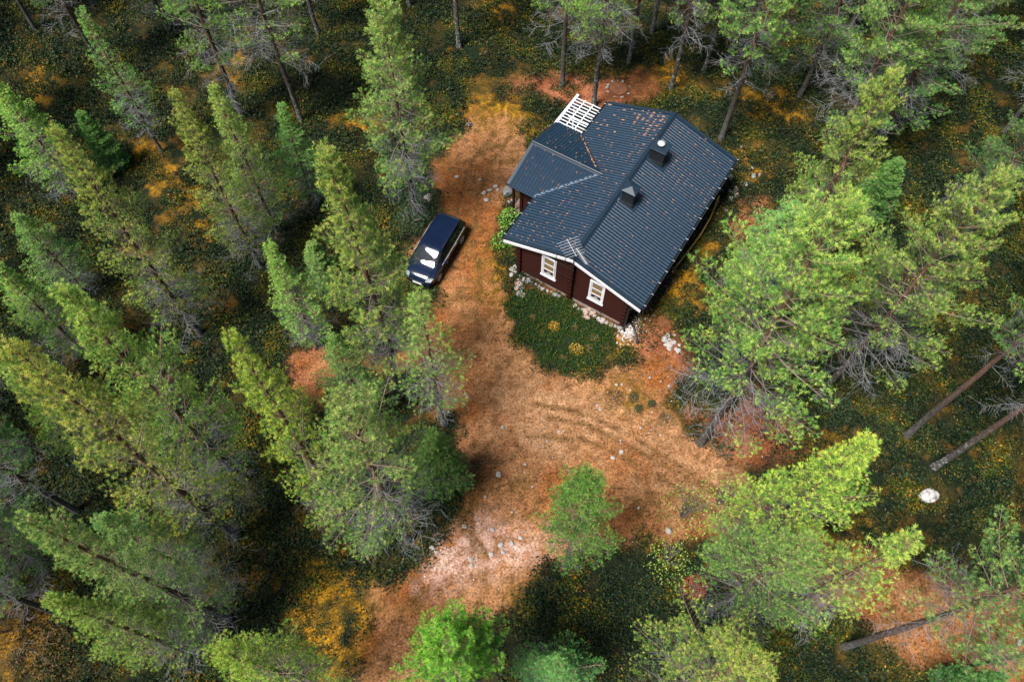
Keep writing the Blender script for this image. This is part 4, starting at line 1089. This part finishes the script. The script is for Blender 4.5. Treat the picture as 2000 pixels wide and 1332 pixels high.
# ------------------------------------------------------------------ shrubs, saplings, tussocks
def shrub(px, py, rad, hgt, n, mat, label, cat='shrub', name='shrub', ll=.09, lw=.03, stems=9, group=None, seed=1, up=.2):
    p = at(px, py); x, y = float(p[0]), float(p[1]); t = thing(name, label, cat, (x, y, gz(x, y)), 0, group)
    g = np.random.default_rng(seed)
    mb = MB()
    for i in range(stems):
        a = g.uniform(0, 6.28); r = rad * g.uniform(.3, .85)
        mb.tube([(0, 0, -.05), (math.cos(a) * r * .4, math.sin(a) * r * .4, hgt * .5), (math.cos(a) * r, math.sin(a) * r, hgt * g.uniform(.7, 1))], [.018, .012, .005], 5)
    mb.build('stem', M['twig'], t)
    v, f, c = leaf_clump(seed, n, rad, hgt, ll, lw, [(1, 1, 1)], up)
    obj('foliage', mesh_np('foliage', v, f, mat, False, c), t)
    return t
shrub(994, 436, .65, 1.2, 420, M['leaf_green'], 'bright green leafy shrub at the cabin west wall by the porch', seed=31, ll=.13, lw=.05)
shrub(980, 478, .6, .9, 320, M['leaf_green'], 'bright green leafy shrub at the near corner of the gable', seed=32, ll=.13, lw=.05)
shrub(822, 402, 1.25, 1.0, 2600, M['leaf_dark'], 'dark juniper thicket round the pine foot beside the car', seed=33, ll=.10, lw=.018)
shrub(1628, 800, .9, .9, 800, M['leaf_dark'], 'low ragged dark green juniper beside the thick leaning trunk', seed=36, ll=.12, lw=.02)
shrub(800, 440, .9, .8, 1500, M['leaf_dark'], 'low dark juniper next to the rear of the car', seed=34, ll=.10, lw=.018)
for i, (px, py, r) in enumerate([(1300, 822, .42), (1236, 778, .28), (1246, 800, .22), (1272, 790, .2)]):
    shrub(px, py, r, .4, 420, M['leaf_dark'], 'small round dark tussock on the reddish soil below the largest pine', 'tussock', 'tussock', .07, .012, 5, 'dark tussocks', 40 + i, .6)
shrub(1200, 780, .5, .4, 600, M['heather'], 'olive brown heather clump at the track edge', 'heather', 'heather', .07, .012, 6, None, 47, .6)
for i, (px, py, r) in enumerate([(1082, 640, .32), (1125, 684, .38)]):
    shrub(px, py, r, .35, 420, M['yellow_tuft'], ['small round golden tuft in the green bed', 'larger golden tuft at the edge of the green bed'][i], 'tuft', 'yellow_tuft', .08, .014, 6, None, 50 + i, .8)
for i, (px, py, r) in enumerate([(1122, 640, .2), (1060, 650, .22), (1150, 680, .25), (1040, 622, .18), (1160, 662, .3), (1100, 700, .2)]):
    shrub(px, py, r, .25, 160, M['dull_tuft'], 'faded dull yellow tuft in the green bed', 'tuft', 'yellow_tuft', .07, .014, 5, 'faded tufts in the green bed', 55 + i, .8)
for i, (px, py, h, r) in enumerate([(1330, 1010, 3.2, 1.3), (1400, 985, 3.6, 1.2), (1300, 1100, 2.4, 1.0)]):
    shrub(px, py, r, h, 420, M['leaf_birch'], ['sparse small leaved sapling with grey twigs at the track bend', 'taller sparse sapling against the yellow green pine', 'low sapling beside the orange dead twigs'][i], 'sapling', 'sapling', .10, .035, 26, None, 60 + i, .3)
t = shrub(1352, 1150, .55, 1.6, 700, M['rust_needle'], 'rust orange dead twig cluster beside the deep green pine', 'dead shrub', 'dead_shrub', .14, .016, 10, None, 70, .8)
for i, (px, py) in enumerate([(20, 1230), (60, 1215), (95, 1260), (40, 1290), (110, 1300)]):
    shrub(px, py, 1.0, 1.1, 420, M['scrub'], 'orange leaved birch scrub in the dark corner of the forest', 'scrub', 'birch_scrub', .10, .03, 12, 'orange birch scrub', 80 + i, .3)

# ------------------------------------------------------------------ car
rear, front = at(899, 467, .33), at(855.2, 540.6, .33)
fw = (front - rear); WB = float(np.linalg.norm(fw)); fw /= WB; lf = np.array([-fw[1], fw[0], 0])
mid = (rear + front) / 2 - lf * .80
car = thing('parked_car', 'dark navy blue estate car parked on the orange track under the slender pine', 'car', (mid[0], mid[1], gz(mid[0], mid[1]) + .02), math.atan2(fw[1], fw[0]))
# stations along the length: x, half width at sill, at belt, at roof edge, belt height, top height
STN = [(-2.16, .62, .64, .40, .70, .78), (-2.13, .78, .80, .56, .88, 1.02), (-2.04, .85, .86, .60, .96, 1.30), (-1.80, .88, .885, .62, .985, 1.50), (-1.50, .89, .90, .64, .98, 1.555),
       (-.90, .895, .905, .66, .965, 1.59), (-.20, .895, .905, .665, .95, 1.60), (.30, .895, .905, .655, .94, 1.575), (.55, .895, .905, .64, .935, 1.53), (1.0, .89, .90, .66, .93, 1.22),
       (1.32, .89, .895, .72, .925, 1.00), (1.70, .87, .87, .70, .86, .935), (1.98, .82, .82, .62, .78, .86), (2.14, .72, .72, .50, .68, .74), (2.20, .58, .58, .40, .58, .62)]
def ring(s):
    x, ws, wb, wr, zb, zt = s; wr *= 1.03; zt = zt if zt < 1.1 else 1.1 + (zt - 1.1) * .9
    q = [(0, zt), (wr * .55, zt - .004), (wr * .88, zt - .025), (wr, zt - .06), (wr + (wb - wr) * .5, zb + (zt - .06 - zb) * .5), (wb - .01, zb), (wb + .005, zb - .05), (wb + .01, zb - .22 if zb > .75 else zb - .1), (ws, .36), (ws - .04, .24), (0, .22)]
    return [(x, y, z) for y, z in q] + [(x, -y, z) for y, z in q[-2:0:-1]]
rings = [ring(s) for s in STN]; NR = len(rings[0]); verts = [p for r in rings for p in r]
def fidx(i, k): return (i * NR + k, i * NR + (k + 1) % NR, (i + 1) * NR + (k + 1) % NR, (i + 1) * NR + k)
side_k = {3, 4}; side_k2 = {NR - 1 - 3, NR - 1 - 4}
faces, slot = [], []
for i in range(len(STN) - 1):
    for k in range(NR):
        topk = k in (0, 1, 2) or k in (NR - 1, NR - 2, NR - 3)
        faces.append(fidx(i, k))
        slot.append(1 if k in side_k and 2 <= i <= 8 else 2 if k in side_k2 and 2 <= i <= 8 else 3 if topk and i in (8, 9) else 4 if topk and i in (1, 2) else 0)
faces += [tuple(range(NR))[::-1], tuple((len(STN) - 1) * NR + k for k in range(NR))]; slot += [0, 0]
cme = bpy.data.meshes.new('car_shell'); cme.from_pydata(verts, [], faces); cme.update()
for _ in range(5): cme.materials.append(M['car_paint'])
cme.polygons.foreach_set('material_index', slot)
bm = bmesh.new(); bm.from_mesh(cme); bmesh.ops.recalc_face_normals(bm, faces=bm.faces); bm.to_mesh(cme); bm.free()
tmp = bpy.data.objects.new('car_shell', cme); C.objects.link(tmp); md = tmp.modifiers.new('s', 'SUBSURF'); md.levels = 2; md.render_levels = 2
dg = bpy.context.evaluated_depsgraph_get(); sm_ = bpy.data.meshes.new_from_object(tmp.evaluated_get(dg))
bpy.data.objects.remove(tmp)
SV = [v.co.copy() for v in sm_.vertices]; SN = [v.normal.copy() for v in sm_.vertices]
for sl, (nm, mt, push) in enumerate((('body', 'car_paint', 0), ('side_window', 'side_glass', -.004), ('side_window', 'side_glass', -.004), ('windshield', 'car_glass', -.003), ('rear_window', 'car_glass', -.003))):
    fs = [tuple(p.vertices) for p in sm_.polygons if p.material_index == sl]
    used = sorted({i for f in fs for i in f}); mp = {a: b for b, a in enumerate(used)}
    me = bpy.data.meshes.new(nm); me.from_pydata([SV[i] + SN[i] * push for i in used], [], [[mp[i] for i in f] for f in fs]); me.update()
    me.polygons.foreach_set('use_smooth', np.ones(len(me.polygons), bool)); me.materials.append(M[mt]); obj(nm, me, car)
for s in (-1, 1):
    for xa in (-WB / 2, WB / 2):
        wv = MB(); y = s * .80
        wv.tube([(xa, y - s * .11, .33), (xa, y - s * .09, .33), (xa, y + s * .075, .33), (xa, y + s * .10, .33)], [.30, .33, .33, .30], 28)
        wh = wv.build('wheel', M['rubber'], car, True)
        rm = MB(); yy = y + s * .103
        rm.tube([(xa, yy - s * .01, .33), (xa, yy, .33)], [.225, .205], 24)
        rm.build('rim_dish', M['trim'], wh)
        sp = MB()
        for q in range(5):
            a = q * 2 * math.pi / 5 + .3
            sp.bar((xa, yy + s * .012, .33), (xa + math.cos(a) * .215, yy + s * .012, .33 + math.sin(a) * .215), .075, .02, up=(0, s, 0))
        pr = []
        for q in range(24):
            a = 2 * math.pi * q / 24; pr.append((xa + math.cos(a) * .215, yy + s * .008, .33 + math.sin(a) * .215))
        sp.tube(pr + pr[:1], .018, 5, False); sp.build('rim', M['alu'], wh)
        ar = MB(); pr = []
        for q in range(17):
            a = math.pi * q / 16; pr.append((xa + math.cos(a) * .37, s * .885, .33 + math.sin(a) * .37))
        ar.tube(pr, .035, 6); ar.build('wheel_arch', M['trim'], car)
    mr = MB(); mr.tube([(.72, s * .90, 1.0), (.74, s * .98, 1.03)], .035, 6); mr.box(.66, .78, min(s * .97, s * 1.13), max(s * .97, s * 1.13), .96, 1.10); mr.build('mirror', M['car_paint'] if s < 0 else M['car_paint'], car, bevel=.02)
    for xa in (-.62, .28):
        hd = MB(); hd.bar((xa - .10, s * .925, .86), (xa + .10, s * .925, .86), .02, .035); hd.build('door_handle', M['alu'] if s > 0 else M['trim'], car)
    rl = MB(); rl.tube([(-1.62, s * .63, 1.53), (-1.45, s * .645, 1.60), (-.3, s * .665, 1.645), (.25, s * .655, 1.61), (.36, s * .65, 1.55)], .018, 6); rl.build('roof_rail', M['alu'] if False else M['trim'], car, True)
    bl = MB(); bl.tube([(-1.75, s * .90, .99), (-.9, s * .915, .975), (.2, s * .915, .955), (.95, s * .908, .94)], .011, 5); bl.build('window_trim', M['alu'], car)
    hl = MB(); hl.add([(1.96, s * .50, .835), (2.10, s * .48, .72), (2.02, s * .76, .70), (1.84, s * .82, .80), (2.00, s * .50, .86), (2.165, s * .48, .73), (2.08, s * .77, .715), (1.86, s * .85, .83)],
                      [(0, 1, 2, 3), (7, 6, 5, 4), (0, 4, 5, 1), (1, 5, 6, 2), (2, 6, 7, 3), (3, 7, 4, 0)]); hl.build('headlight', M['lamp'], car)
    tl = MB(); tl.box(-2.11, -2.0, min(s * .70, s * .82), max(s * .70, s * .82), .74, .98); tl.build('tail_light', M['redlamp'], car, bevel=.02)
gr = MB(); gr.box(2.14, 2.215, -.42, .42, .50, .62); gr.build('grille', M['trim'], car, bevel=.015)
wp = MB(); wp.tube([(1.28, .45, 1.045), (1.12, -.05, 1.165)], .010, 5); wp.build('wiper', M['trim'], car)
wp = MB(); wp.tube([(1.30, -.1, 1.03), (1.16, -.52, 1.12)], .010, 5); wp.build('wiper', M['trim'], car)
pl = MB(); pl.box(2.20, 2.225, -.26, .26, .36, .47); pl.build('number_plate', M['white'], car)
